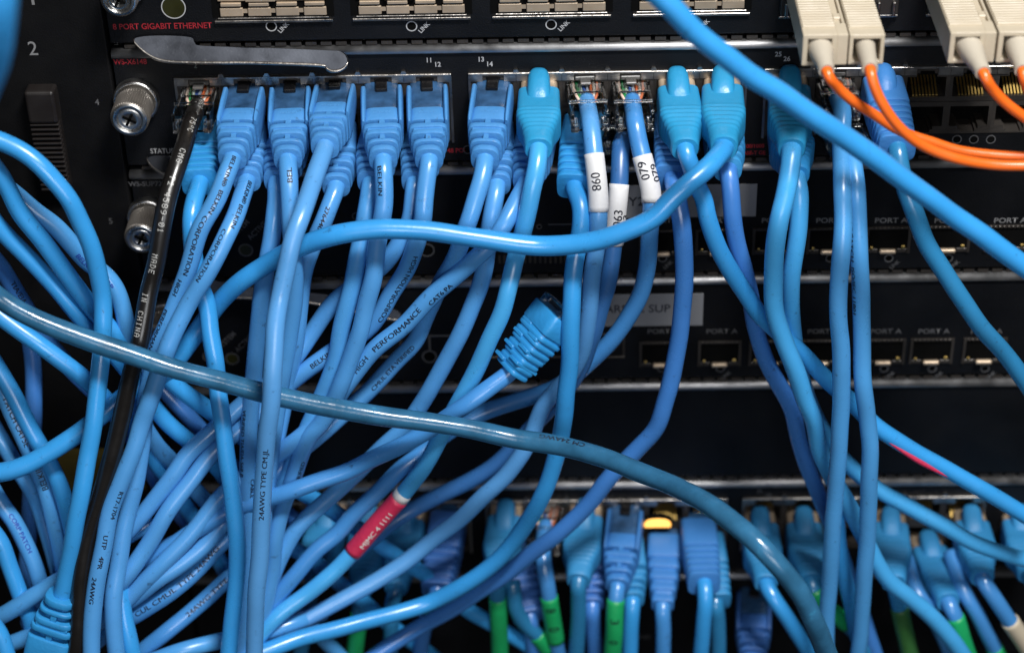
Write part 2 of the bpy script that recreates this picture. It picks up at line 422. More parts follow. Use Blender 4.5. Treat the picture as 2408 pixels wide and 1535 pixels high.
# ---- card 1: gigabit module
c1 = card(0, 'line_card', 'topmost black card with wide empty transceiver slots and red GIGABIT ETHERNET lettering', 'line card')
for x0, x1 in ((512, 776), (837, 1100), (1165, 1430), (1495, 1755)):
    a, b = at(x0, 40), at(x1, 40); x0m, x1m, z = a.x, b.x, a.z+.4
    z = zf(38)
    bm = bmesh.new(); box(bm, x0m-1.4, x1m+1.4, -.25, .3, z+1.0, z+16); s = obj('transceiver_slot', bm, M_HOLE, c1, False)
    bm = bmesh.new(); box(bm, x0m-.9, x1m+.9, -1.2, 0, z-.5, z+.35, .12, 1); box(bm, x0m+.2, x1m-.2, -1.1, -.3, z+.75, z+1.2, .1, 1); sub('sill', bm, M_STEEL, s, False)
    bm = bmesh.new(); w = (x1m-x0m-2)/3.9
    xx = x0m+1
    for k in range(4):
        ww = w*.85
        x_b = min(xx+ww, x1m-.8)
        box(bm, xx, x_b, -1.0, -.3, z+1.6, z+4.4, .25, 2)
        box(bm, xx+.4, x_b-.4, -1.5, -.3, z+5.0, z+6.2, .25, 2)
        if k < 3: box(bm, x_b-.1, x_b+w*.16, -.7, -.3, z+2.6, z+3.8)
        xx += w*1.03
    box(bm, x0m+9, x0m+18, -1.8, -.3, z+6.6, z+7.6, .2, 1)
    box(bm, x0m+.6, x1m-.6, -.9, -.3, z+6.6, z+14, .1, 1)
    sub('spring_shield', bm, M_CREAM, s, False)
text_flat('8 PORT GIGABIT ETHERNET', 266, 70, 2.7, M_RED, c1, wide=.89)
for x, y in ((638, 62), (968, 62), (1296, 58), (1624, 55)):
    led(c1, x, y, 1.7)
    text_flat('LINK', x+22, y+17, 2.0, M_WHITE, c1, ang=45, wide=.95)
led(c1, 408, 18, 3.7, M_DARKLENS, M_WHITE, .3)
screw(c1, 296, -42, 13)

# ---- card 2: 48 port card
zs2 = zf(172); zu, zl = zs2-6.2, zs2-17.4
c2 = card(1, 'line_card', 'black line card with the upper double row of network ports, red 48 PORT lettering', 'line card', (zs2-.7, zl-5.5))
jack_block(c2, zu, zl, zs2, list(range(18)))
for t, x, y in (('11', 1001, 147), ('12', 1021, 157), ('13', 1123, 145), ('14', 1143, 156), ('25', 1822, 133), ('26', 1842, 144), ('2', 456, 160)):
    text_flat(t, x, y, 2.2, M_WHITE if t != '2' else M_DIMWHITE, c2, wide=.95, bold=.05)
text_flat('WS-X6148', 268, 152, 2.5, M_RED, c2, wide=.9)
text_flat('STATUS', 354, 361, 2.5, M_WHITE, c2, wide=.85)
text_flat('48 PORT', 1052, 359, 2.2, M_RED, c2, wide=.9)
text_flat('100/1000', 1748, 348, 1.9, M_RED, c2, wide=.9)
text_flat('BASE-T GE', 1740, 364, 1.9, M_RED, c2, wide=.9)
for x in (1738, 1224, 2250, 2290, 2330, 846, 1636, 1100): led(c2, x, 328 if x > 1800 else 352, 1.5, M_HOLE, M_DIMWHITE, .3)
screw(c2, 322, 232, 14, r=5.7)
lev = [(313, 96), (335, 86), (395, 84), (446, 88), (455, 100), (474, 108), (610, 112), (770, 119), (804, 122), (818, 138), (816, 154), (800, 166), (780, 168), (768, 162), (750, 154), (600, 149), (455, 148), (385, 144), (345, 128)]
lever(c2, smooth_pts(lev, True, 4), 2.5, 9.5, 1.6)

# ---- cards 3 and 4: supervisors
def supervisor(idx, label, y_lab, y_open, y_bar, y_led, ports, lb):
    t = card(idx, 'supervisor_card', label, 'supervisor card')
    za, zb2 = zf(y_open-6, 2088), zf(y_bar+8, 2088)
    first = None
    for x in ports:
        c = at(x, (y_open+y_bar)/2, 0); c.y = 0; c.z = (za+zb2)/2
        if first is None:
            h = (za-zb2)/2
            bm = bmesh.new()
            for a in (-7.2, 6.3): box(bm, a, a+.9, -.7, 6, -h, h)
            box(bm, -6.3, 6.3, -.7, 6, h-.8, h)
            for i in range(9): box(bm, -6.1+i*1.4, -5.4+i*1.4, -1.1, -.3, h-.6, h+.15, .15, 1)
            for s in (-1, 1): 
                a, b_ = sorted((s*6.3, s*3.0)); box(bm, a, b_, -.5, 1, -h, -h+1.5, .2, 1)
            first = lobj('small_port', bm, M_PORTFACE, t, c)
            bm = bmesh.new(); box(bm, -6.3, 6.3, -.3, -.1, -h+.3, h-.8); lsub('opening', bm, M_HOLE, first)
            bm = bmesh.new(); box(bm, -2.7, 2.7, -2.2, -.4, -h+.4, -h+1.9, .6, 3)
            lsub('bail_bar', bm, M_CREAM, first)
            bm = bmesh.new(); box(bm, -5.5, -4.6, -.8, -.3, -h+1.6, -h+2.6, .3, 2); box(bm, 4.3, 5.6, -.8, -.3, -h+1.8, -h+2.9, .3, 2)
            lsub('gold_tabs', bm, M_GOLD, first)
        else: copy_part(first, t, c)
        cx = at(x, y_lab, 0)
        text_flat('PORT A', x-32, y_lab+9, 2.6, M_PRINT2 if idx == 2 else M_DIMWHITE, t, wide=1.15)
        led(t, x+2, y_led, 1.5, M_HOLE, M_DIMWHITE, .4)
        text_flat('LINK', x+8, y_led+26, 1.9, M_DIMWHITE, t, ang=45, wide=.9)
    x0, x1, y0, y1, txt, tx, ty, ts = lb
    a, b = at(x0, y0), at(x1, y1)
    bm = bmesh.new(); box(bm, a.x, b.x, -.28, 0, b.z, a.z, .06, 1); s = obj('name_label', bm, M_GREYLABEL, t, False)
    tb = text_flat(txt, tx, ty, ts, M_DIMWHITE if 0 else M_INK, s, wide=1., plane=.28); 
    return t
c3 = supervisor(2, 'upper of the two black supervisor cards, grey label partly hidden by cables', 515, 538, 585, 607, (1556, 1688, 1822, 1950, 2088, 2228, 2368), (1462, 1777, 436, 508, 'Y2 SUP', 1478, 484, 4.6))
c4 = supervisor(3, 'lower of the two black supervisor cards, grey label reading ARS-02', 775, 802, 846, 866, (1554, 1692, 1812, 1930, 2077, 2190, 2314), (1408, 1652, 692, 764, 'ARS-02 SUP', 1422, 735, 4.3))
screw(c3, 350, 505, 15); text_flat('WS-SUP720', 303, 438, 2.5, M_DIMWHITE, c3, wide=.95)
led(c3, 578, 588, 2.4, M_DARKLENS, M_DIMWHITE, .45); led(c3, 1004, 588, 2.5, M_HOLE, M_DIMWHITE, .45); led(c3, 1268, 533, .9, M_HOLE, M_DIMWHITE); led(c3, 520, 588, 2.0, M_DARKLENS, M_DIMWHITE)
led(c3, 838, 508, 1.4, M_HOLE, M_DIMWHITE)
for c_, pts in ((c3, ((590, 565, 'ACTIVE'), (548, 562, 'SYSTEM'))), (c4, ((560, 828, 'ACTIVE'), (518, 822, 'SYSTEM')))):
    for x, y, t_ in pts: text_flat(t_, x, y, 2.7, M_DIMWHITE, c_, ang=45, wide=.95)
led(c4, 546, 843, 2.4, M_DARKLENS, M_DIMWHITE, .45); led(c4, 490, 838, 1.9, M_DARKLENS, M_DIMWHITE, .45); led(c4, 1010, 838, 2.5, M_HOLE, M_DIMWHITE, .5)
for c_, seg in ((c4, (1010, 822, 1010, 790)), (c4, (1010, 790, 1090, 788)), (c3, (1290, 528, 1355, 527)), (c4, (1380, 786, 1440, 785))):
    a, b = at(seg[0], seg[1]), at(seg[2], seg[3])
    bm = bmesh.new(); box(bm, min(a.x, b.x)-.2, max(a.x, b.x)+.2, -.1, 0, min(a.z, b.z)-.2, max(a.z, b.z)+.2); obj('printed_line', bm, M_DIMWHITE, c_, False)
lever(c3, smooth_pts([(345, 372), (380, 366), (430, 372), (452, 384), (560, 392), (640, 396), (700, 404), (690, 416), (600, 414), (470, 418), (400, 415), (362, 398)], True, 4), 2.5, 9, 1.5)
lever(c4, smooth_pts([(400, 664), (440, 655), (520, 662), (560, 672), (700, 684), (860, 708), (930, 728), (945, 745), (925, 752), (860, 738), (700, 708), (560, 700), (450, 698)], True, 4), 2.5, 9, 1.4)
screw(c4, 390, 745, 13)
# console sockets on card 4 seen between cables
bm = bmesh.new()
for x in (896, 1180, 1290, 1420):
    a = at(x, 812); box(bm, a.x-7, a.x+7, -.6, 0, a.z-5, a.z-4.2, .15, 1); box(bm, a.x-7, a.x-6.2, -.4, 0, a.z-4.2, a.z+4); box(bm, a.x+6.2, a.x+7, -.4, 0, a.z-4.2, a.z+4)
obj('console_port', bm, M_PORTFACE, c4, False)
bm = bmesh.new()
for i in range(16):
    a = at(1175+i*12, 603); box(bm, a.x-.5, a.x+.3, -.3, 0, a.z-2.4, a.z+.6)
obj('disk_slot_grille', bm, M_PORTFACE, c3, False)

# ---- card 5: blank cover, card 6: lower ports, card 7
c5 = card(4, 'blank_cover', 'plain black blanking cover above the lower row of network ports', 'blank panel')
c6 = card(5, 'line_card', 'black line card with the lower double row of network ports, full of blue plugs', 'line card', (zf(1176)-.7, zf(1176)-22.9))
zs6 = zf(1176); jack_block(c6, zs6-6.2, zs6-17.4, zs6, list(range(18)))
bm = bmesh.new(); a = at(1690, 1156)
text_flat('27', 1780, 1158, 2.2, M_DIMWHITE, c6); text_flat('28', 1800, 1168, 2.2, M_DIMWHITE, c6)
c7 = card(6, 'line_card', 'lowest black line card, barely visible behind the cables at the bottom of the photo', 'line card')
text_flat('PORT', 1500, 1500, 2.2, M_DIMWHITE, c7)
bm = bmesh.new(); box(bm, XL, XR, .5, 7, -260, ZL[7]+2); obj('lower_plate', bm, M_BLACK, c7, False)
# ------------------------------------------------------------------ connectors
def belkin(L, prongs=True):
    """boot with two side prongs, H shaped slots and a round collar; returns (boot bm, plug bm, latch bm)"""
    b = bmesh.new()
    if prongs:
        for s in (-1, 1):
            R = []
            for t, w, h, cz in ((.05, .8, 1.6, 3.4), (.06, 1.6, 4.0, 2.6), (.09, 2.0, 9.6, .5), (.3, 1.95, 11.2, .2), (.56, 1.8, 11.0, 0), (.6, 1.2, 9.6, 0)):
                R.append(sect(t*L, w, h, 3.2, 24, cx=s*5.95, cz=cz))
            loft(b, R)
        slab(b, .12*L, .56*L, 12.0, 1.6, 12.2, 1.8, 5, .4, cz=-4.6)
        slab(b, .38*L, .57*L, 11.0, 8.8, 11.4, 9.0, 6, .35)
    else:
        slab(b, .10*L, .57*L, 12.8, 9.6, 13.0, 10.2, 6, .5)
    slab(b, .5*L, .97*L, 7.8, 5.6, 6.6, 5.4, 4, .3)
    for y0, y1, w0, h0, w1, h1, e in ((.64, .70, 12.8, 10.2, 12.5, 10.2, 5), (.73, .785, 11.8, 10.0, 11.4, 9.8, 4.2), (.85, .89, 10.6, 9.4, 10.2, 9.2, 3.4), (.935, 1.0, 9.4, 9.0, 9.0, 8.8, 2.7)):
        slab(b, y0*L, y1*L, w0, h0, w1, h1, e, .3)
    for y0, y1, w in ((.56, .65, 2.0), (.77, .86, 1.8)):
        box(b, -w/2, w/2, y0*L, y1*L, -4.2, 4.4, .2, 1)
    box(b, -4.8, 4.8, .69*L, .74*L, -4.2, 4.5, .3, 1)
    bmesh.ops.scale(b, verts=b.verts, vec=(.93, 1, .95))
    p = bmesh.new(); slab(p, -6, .42*L, 11.2, 7.6, 10.0, 7.4, 7, .4)
    l = bmesh.new(); box(l, -1.8, 1.8, -3, .14*L, 3.6, 5.1, .3, 2); box(l, -2.9, 2.9, -3, -.02*L, 3.4, 4.6, .2, 1)
    return b, p, l
def snagless(L, ribs=6):
    b = bmesh.new(); R = []
    N = 60
    for i in range(N+1):
        t = i/N
        if t < .5: w, h, e = 12.6+.6*t/.5, 9.6+1.0*t/.5, 6
        elif t < .82: k = (t-.5)/.32; k2 = k*k*(3-2*k); w, h, e = 13.2-3.9*k2, 10.6-1.7*k2, 6-3*k
        else: k = (t-.82)/.18; w, h, e = 9.3-1.1*k, 8.9-.9*k, 3-.6*k
        if .44 < t < .84:
            ph = (t-.44)/.40*ribs; w += .55*abs(math.sin(math.pi*ph))-.25; h += .7*abs(math.sin(math.pi*ph))-.25
        if t < .03: w -= .8*(1-t/.03); h -= .8*(1-t/.03)
        if t > .97: w -= .6*(t-.97)/.03; h -= .6*(t-.97)/.03
        R.append(sect(L*(.14+.86*t), w, h, e))
    loft(b, R)
    R = []
    for y, w, h, cz in ((-.6, 1.5, 1.5, 6.0), (-.3, 3.8, 3.8, 5.9), (.5, 5.6, 5.4, 5.8), (2.2, 6.7, 6.6, 5.5), (5, 7.0, 7.0, 5.0), (8, 7.1, 6.8, 4.5), (10.5, 7.0, 6.0, 3.6), (12.3, 6.4, 4.0, 3.0), (13, 5.0, 2.5, 2.6)):
        R.append(sect(y, w, h, 2.6, 28, cz=cz))
    loft(b, R)
    p = bmesh.new(); slab(p, -5, .3*L, 11.4, 7.8, 11.2, 7.6, 7, .3)
    return b, p, None
def blocky(L, n=5, w=12.6, h=10.8, start=.52, dome=False, taper=.88, core=.88, pl=-5.):
    b = bmesh.new()
    slab(b, .06*L, start*L, w, h, w, h, 7, .6)
    slab(b, start*L-.5, .96*L, w*core, h*core, w*core*taper, h*core*taper, 5, .3)
    st = (1-start)/n
    for i in range(n):
        y0 = start+st*(i+.32); y1 = start+st*(i+1)
        k = 1-(1-taper)*(i+.5)/n
        slab(b, y0*L, y1*L, w*k, h*k, w*k*.99, h*k*.99, 6-2*i/n, .4)
    if dome:
        R = [sect(y, ww, hh, 2.1, 28, cz=cz) for y, ww, hh, cz in ((-1, 1.5, 1.5, 6.2), (-.6, 4, 4, 6.0), (.6, 6, 5.8, 5.8), (3, 7.2, 7, 5.4), (6, 7.4, 7.0, 5.0), (9, 6.6, 6, 4.2), (11, 4.6, 3.5, 3.4))]
        loft(b, R)
    if core > .9:      # staggered slots: short bridges fill every second half gap
        for i in range(n):
            y0 = start+st*i; s = -1 if i % 2 else 1
            a, c = sorted((s*.6, s*w*.40)); box(b, a, c, (y0-.01)*L, (y0+st*.4)*L, -h*.4, h*.485, .2, 1)
    p = bmesh.new(); slab(p, pl, .3*L, 11.2, 7.6, 11, 7.4, 7, .3)
    return b, p, None

def proj(p):
    v = p-CAM; w = v.dot(CD); return 1204+FPX*v.dot(CR)/w, 767.5-FPX*v.dot(CU)/w
def spline(P, step=1.4):
    """centripetal Catmull-Rom through P, resampled evenly"""
    P = [2*P[0]-P[1]]+P+[2*P[-1]-P[-2]]; out = []
    for i in range(1, len(P)-2):
        p0, p1, p2, p3 = P[i-1:i+3]
        t0 = 0; t1 = t0+max((p1-p0).length, .01)**.5; t2 = t1+max((p2-p1).length, .01)**.5; t3 = t2+max((p3-p2).length, .01)**.5
        for k in range(16):
            t = t1+(t2-t1)*k/16
            A1 = p0*((t1-t)/(t1-t0))+p1*((t-t0)/(t1-t0)); A2 = p1*((t2-t)/(t2-t1))+p2*((t-t1)/(t2-t1)); A3 = p2*((t3-t)/(t3-t2))+p3*((t-t2)/(t3-t2))
            B1 = A1*((t2-t)/(t2-t0))+A2*((t-t0)/(t2-t0)); B2 = A2*((t3-t)/(t3-t1))+A3*((t-t1)/(t3-t1))
            out.append(B1*((t2-t)/(t2-t1))+B2*((t-t1)/(t2-t1)))
    out.append(P[-2])
    # even resample
    L = [0]
    for a, b in zip(out, out[1:]): L.append(L[-1]+(b-a).length)
    n = max(int(L[-1]/step), 6); Q = []; j = 0
    for i in range(n+1):
        s = L[-1]*i/n
        while j < len(L)-2 and L[j+1] < s: j += 1
        k = (s-L[j])/max(L[j+1]-L[j], 1e-6); Q.append(out[j].lerp(out[j+1], k))
    # relax kinks a little
    for _ in range(2):
        Q = [Q[0]]+[(Q[i-1]+2*Q[i]+Q[i+1])/4 for i in range(1, len(Q)-1)]+[Q[-1]]
    return Q, L[-1]/n
def tangents(Q):
    return [(Q[min(i+1, len(Q)-1)]-Q[max(i-1, 0)]).normalized() for i in range(len(Q))]
def sweep(Q, r, n=20, rough=0., seed=0):
    T = tangents(Q); bm = bmesh.new()
    u = T[0].cross(Vector((.3, .2, .9))).normalized(); R = []
    rnd = random.Random(seed); ph = [rnd.uniform(0, 6.28) for _ in range(4)]
    for i, (q, t) in enumerate(zip(Q, T)):
        u = (u-t*u.dot(t)).normalized(); v = t.cross(u)
        k = 1+rough*(.6*math.sin(i*.21+ph[0])+.4*math.sin(i*.53+ph[1]))
        ov = rough*1.2*math.sin(i*.13+ph[2])
        R.append([q+(u*math.cos(a)*(1+ov)+v*math.sin(a)*(1-ov))*r*k for a in [2*math.pi*j/n for j in range(n)]])
    loft(bm, R); return bm
def nearest(Q, x, y):
    best = min(range(len(Q)), key=lambda i: (proj(Q[i])[0]-x)**2+(proj(Q[i])[1]-y)**2)
    return best
FONT57 = {'2': '0E11010204081F', '4': '02060A121F0202', 'A': '0E11111F111111', 'W': '11111115151B11', 'G': '0E11101711110E', '7': '1F010204080808', '5': '1F101E0101110E', '°': '0609090600000',
          'C': '0E11101010110E', 'M': '111B1511111111', '-': '0000001F000000', '8': '0E11110E11110E', '9': '0E11110F01020C', '0': '0E13151519110E', '1': '040C040404040E', 'D': '1C12111111121C',
          'E': '1F10101E10101F', 'I': '0E04040404040E', 'N': '11191915131311', 'H': '1111111F111111', 'T': '1F040404040404', ' ': '00000000000000'}
def dot_bm(s, h, adv):
    bm = bmesh.new(); px = h/7; px2 = adv*.66/5
    for ci, ch in enumerate(s):
        g = FONT57.get(ch, FONT57[' ']).ljust(14, '0')
        for r in range(7):
            row = int(g[2*r:2*r+2], 16)
            for c in range(5):
                if row >> (4-c) & 1:
                    x = ci*adv+c*px2; y = (6-r)*px
                    vs = [bm.verts.new((x+a, y+b, 0)) for a, b in ((-.02, .05), (px2*1.12, .05), (px2*1.12, px*.78), (-.02, px*.78))]
                    bm.faces.new(vs)
    return bm
def wrap_text(Q, step, r, bm, s0, direction, roll, h, parent, material, name='printing', bold=True):
    """lay flat lettering round a cable, starting s0 mm along it"""
    bmesh.ops.triangulate(bm, faces=bm.faces[:])
    if name == 'printing' and bold:
        g = bmesh.ops.duplicate(bm, geom=bm.verts[:]+bm.edges[:]+bm.faces[:])['geom']
        for v in g:
            if isinstance(v, bmesh.types.BMVert): v.co += Vector((.10, .03, .012))
    xs = [v.co.x for v in bm.verts]
    x = min(xs)
    while x < max(xs):
        x += .9; bmesh.ops.bisect_plane(bm, geom=bm.verts[:]+bm.edges[:]+bm.faces[:], plane_co=(x, 0, 0), plane_no=(1, 0, 0))
    for k in (.25, .5, .75):
        bmesh.ops.bisect_plane(bm, geom=bm.verts[:]+bm.edges[:]+bm.faces[:], plane_co=(0, k*h, 0), plane_no=(0, 1, 0))
    T = tangents(Q)
    for v in bm.verts:
        s = (s0+direction*v.co.x)/step; s = min(max(s, 0), len(Q)-1.001); i = int(s); f = s-i
        P = Q[i].lerp(Q[i+1], f); t = T[i].lerp(T[i+1], f).normalized()
        n = (CAM-P); n = (n-t*n.dot(t)).normalized(); rd = t*direction; up = n.cross(rd)
        phi = (v.co.y-h/2)/r+roll; z_ = v.co.z
        v.co = P+(n*math.cos(phi)+up*math.sin(phi))*(r+.045+z_)
    return sub(name, bm, material, parent, False)

CABLES = {}
def parse(s):
    return [tuple(float(k) for k in w.split(',')) for w in s.split()]
def cable(label, pts, col, conn=None, r=2.72, group='blue network patch cables', cat='network cable', texts=(), sleeves=(), name='patch_cable', rough=.012, upv=None, row=2):
    pts = parse(pts); P = [atw(*p, row=row) for p in pts]
    kw = {}
    if conn:
        typ, port, bcol = conn[:3]
        if isinstance(port, str):      # 'u3' / 'l3': upper or lower port of a column
            rowz = {2: (zu, zl), 6: (zs6-6.2, zs6-17.4)}[row]
            P0 = Vector((COLX[int(port[1:])], 0, rowz[0] if port[0] == 'u' else rowz[1]))
        else: P0 = atw(*port, row=row)
        P1 = P[0]; ax = (P1-P0).normalized(); L = (P1-P0).length
        back = 4 if typ != 'clear' else max(L-7.0, 2)
        P = [P1-ax*back, P1-ax*.5*back if back > 6 else P1-ax*1.0]+[P1+ax*1.0]+P[1:] if typ != 'clear' else [P1-ax*back, P1-ax*back*.5, P1]+P[1:]
        base = P0
    else: base = P[0]
    Q, st = spline(P)
    rn = random.Random(len(label)*7+len(pts)); ph = [rn.uniform(0, 6.28) for _ in range(6)]
    for i in range(len(Q)):
        s = i*st; k = min(1, i/12)*.15
        Q[i] = Q[i]+(CR*(math.sin(s/6.6+ph[0])+.35*math.sin(s/3.1+ph[1]))+CU*(math.sin(s/7.3+ph[2])+.35*math.sin(s/3.3+ph[3]))+CD*math.sin(s/6+ph[4]))*k*.8
    t = thing(name, label, cat, base, group)
    j = obj('jacket', sweep(Q, r, 20, rough, len(label)), JK[col], t)
    if conn:
        up = Vector((0, 0, 1)) if not upv else Vector(upv)
        M = frame(P0, P1, up)
        if typ in ('belkin', 'belkin_plain', 'snagless', 'blocky', 'blockdome', 'tapered', 'slotted'):
            b, p, l = {'belkin': lambda: belkin(L), 'belkin_plain': lambda: belkin(L, False), 'snagless': lambda: snagless(L), 'blocky': lambda: blocky(L), 'blockdome': lambda: blocky(L, 6, start=.46, dome=True), 'slotted': lambda: blocky(L, 7, 12.6, 9.2, .34, False, .76, .93, -1.5), 'tapered': lambda: blocky(L, 4, 12.2, 9.5, .4, False, .6)}[typ]()
            if len(conn) > 3: bmesh.ops.scale(b, verts=b.verts, vec=(conn[3], 1, conn[3])); bmesh.ops.scale(p, verts=p.verts, vec=(conn[3], 1, conn[3]))
            bmesh.ops.transform(b, matrix=M, verts=b.verts); bmesh.ops.recalc_face_normals(b, faces=b.faces)
            bo = obj('boot', b, BT[bcol], t)
            sharpen(bo)
            bmesh.ops.transform(p, matrix=M, verts=p.verts); bmesh.ops.recalc_face_normals(p, faces=p.faces)
            po = obj('plug', p, M_SMOKE if typ.startswith('belkin') else (M_CREAM if typ == 'snagless' else M_CLEAR if typ == 'slotted' else M_SMOKE), t); sharpen(po)
            if l is not None and typ == 'belkin':
                bmesh.ops.transform(l, matrix=M, verts=l.verts); bmesh.ops.recalc_face_normals(l, faces=l.faces)
                sub('latch', l, M_LATCH, po, False)
            if typ == 'belkin' and row == 2:
                bm = text_bm('BELKIN', 1.25, 1.3, 'CENTER', .02)
                MM_ = M @ Matrix.Translation((0, .475*L, 4.3)) @ Matrix.Rotation(math.pi, 4, 'Z')
                bmesh.ops.transform(bm, matrix=MM_, verts=bm.verts); sub('embossed_name', bm, JK['pale'], bo, False)
        elif typ == 'clear':
            b = bmesh.new()
            for s in (-1, 1):
                a, c = sorted((s*4.7, s*5.8)); box(b, a, c, -3, L*.95, -3.6, 2.6, .3, 2)
                a, c = sorted((s*3.4, s*5.7)); box(b, a, c, L*.74, L*.97, -3.5, -.5, .5, 2)
            box(b, -4.69, 4.69, -3, L*.9, -3.7, -3.0, .1, 1); box(b, -4.69, 4.69, -3, 2.5, -3, 3.2, .2, 1)
            box(b, -4.69, 4.69, 2.5, 7.5, 2.6, 3.3, .1, 1); box(b, -5.9, 5.9, L*.60, L*.60+.8, 2.6, 3.5, .2, 2)
            bmesh.ops.transform(b, matrix=M, verts=b.verts); po = obj('plug', b, M_CLEAR, t, False)
            b = bmesh.new(); box(b, -1.6, 1.6, -3, 4.5, 3.7, 4.6, .2, 1); box(b, -3, 3, -3, 1, 3.7, 5.0, .2, 1)
            bmesh.ops.transform(b, matrix=M, verts=b.verts); sub('latch', b, mat('grey_clear_latch', (.16, .155, .15), rough=.2, trans=.4, var=.1), po, False)
            for i in range(8):
                b = bmesh.new(); x = -3.6+1.03*i
                loft(b, [[Vector((x*k+.46*math.cos(a), y, z+.46*math.sin(a))) for a in [2*math.pi*q/8 for q in range(8)]] for y, k, z in ((-2, 1, 1.6), (4, 1, 1.8), (7, .85, 1.6), (10, .5, .3))])
                bmesh.ops.transform(b, matrix=M, verts=b.verts); sub('wire', b, WIRE[7-i], po)
    for s in sleeves:
        mt, (xa, ya), (xb, yb), dr = s[:4]
        a, b = sorted((nearest(Q, xa, ya), nearest(Q, xb, yb))); a = max(a, 1); b = min(b, len(Q)-2)
        if b-a < 2: continue
        sl = obj(s[5] if len(s) > 5 else 'marker_sleeve', tube(Q[a:b+1], r+.05, r+dr), mt, t)
        for tx in (s[4] if len(s) > 4 else ()):
            put_text(Q, st, r+dr, tx, sl)
    for tx in texts: put_text(Q, st, r*1.012, tx, j)
    CABLES[label] = (t, Q)
    return t
def tube(Q, r0, r1, n=20):
    T = tangents(Q); bm = bmesh.new(); u = T[0].cross(Vector((.3, .2, .9))).normalized(); R = []
    F = []
    for q, t in zip(Q, T):
        u = (u-t*u.dot(t)).normalized(); F.append((q, u.copy(), t.cross(u)))
    seq = [(F[0], r0)]+[(f, r1) for f in F]+[(F[-1], r0)]
    loft(bm, [[q+(a_*math.cos(a)+b_*math.sin(a))*rr for a in [2*math.pi*j/n for j in range(n)]] for (q, a_, b_), rr in seq], cap=False)
    return bm
def put_text(Q, st, r, tx, parent):
    """tx = (string, x, y, dir, size, roll, material[, wide][, font])"""
    s, x, y, di, size, roll, mt = tx[:7]; wide = tx[7] if len(tx) > 7 else 1.3
    if len(tx) > 8 and tx[8] == 'dot': bm = dot_bm(s, size, wide); h = size
    else: size *= 1.2; bm = text_bm(s, size, wide*.93, 'LEFT', .0); h = size*.7
    if not len(bm.faces): bm.free(); return
    wrap_text(Q, st, r, bm, nearest(Q, x, y)*st, di, roll, h, parent, mt, bold=not (len(tx) > 8))
def sharpen(o, ang=40):
    me = o.data
    try: me.set_sharp_from_angle(angle=math.radians(ang))
    except Exception: pass
# ------------------------------------------------------------------ the cables (x, y in the photo, mm in front of the panels)
I = M_INK
# black cable
cable('black cable with white lettering MADE IN CHINA, hanging from a clear plug',
 '448,292,22 424,374,36 392,472,46 384,510,49 369,604,53 352,685,56 340,750,57.5 325,816,58.5 303,897,58 284,996,57 252,1110,56 222,1208,55 199,1306,55 187,1403,55 184,1468,55 178,1575,54', 'black',
 ('clear', 'u0', None), r=2.75, group=None, name='black_network_cable',
 texts=[(s, x, y, 1, 1.75, ro, M_WINK, 1.62, 'dot') for s, x, y, ro in (('24AWG', 466, 228, .35), ('75°C', 452, 296, .15), ('CMG', 430, 362, .0), ('72-4589-01', 410, 424, -.1), ('MADE', 372, 592, -.25), ('IN', 352, 682, -.35), ('CHINA', 343, 736, -.5))])
# upper port cables, left to right
cable('blue cable printed CORPORATION HIGH PERFORMANCE, from the second upper port, right of the black cable',
 '546,374,33 536,400,38 508,472,44 472,539,48 446,620,50 420,692,51 394,760,51 374,810,50 356,880,48 342,950,47 333,1045,47 322,1126,47 304,1192,47 289,1257,48 277,1338,49 268,1403,50 267,1468,50 276,1570,50', 'periwinkle',
 ('belkin', 'u1', 'periwinkle'), texts=[('BELKIN®', 553, 388, 1, 1.5, .1, I), ('BELKIN', 524, 446, 1, 1.6, .1, I), ('CORPORATION', 494, 508, 1, 1.7, -.1, I, 1.4), ('HIGH', 437, 656, 1, 1.7, -.45, I), ('PERFORMANCE', 402, 725, 1, 1.7, -.8, I)])
cable('blue cable touching the black one\'s right side at the bottom, printed UTP 4PR 24AWG',
 '580,426,30 566,468,39 547,523,47 518,588,53 482,653,56 440,718,57 410,777,57 391,829,57 368,897,57 352,946,57 332,996,56 313,1060,56 286,1130,56 262,1192,56 245,1273,56 229,1354,56 219,1436,56 216,1490,56 214,1575,56', 'periwinkle',
 ('belkin_plain', 'l1', 'periwinkle'), texts=[('BELKIN®', 573, 440, 1, 1.6, .35, I), ('BELKIN', 556, 486, 1, 1.6, .2, I), ('CORPORATION', 531, 545, 1, 1.6, -.5, I), ('RT7-1704', 293, 1150, 1, 1.7, .5, I), ('UTP', 258, 1246, 1, 1.7, .05, I, 1.35), ('4PR', 238, 1300, 1, 1.7, .05, I, 1.35), ('24AWG', 224, 1352, 1, 1.7, -.3, I, 1.35)])
cable('periwinkle blue cable dropping straight down from the third upper port, printed BEL near its boot',
 '677,377,33 679,410,38 681,472,43 683,540,47 692,600,48 694,646,48 690,718,48 680,783,47 668,860,46 655,940,46 640,1040,46 625,1160,45 612,1300,45 600,1400,45 590,1570,45', 'periwinkle',
 ('belkin', 'u2', 'periwinkle'), texts=[('BEL', 684, 436, -1, 1.8, -.1, I)])
cable('periwinkle blue cable from the third lower port, running behind the bright horizontal cable',
 '652,428,30 650,470,34 645,506,37 636,571,40 625,630,42 617,690,42 611,750,42 602,816,42 596,881,42 590,960,43 585,1040,44 582,1120,44 580,1210,44 584,1300,44 580,1400,44 572,1480,44 560,1575,44', 'periwinkle',
 ('belkin_plain', 'l2', 'periwinkle'), texts=[('VERIFIED TIA/EIA-568-B', 583, 960, 1, 1.5, -.75, I), ('CABLE', 588, 1120, 1, 1.5, .6, I)])
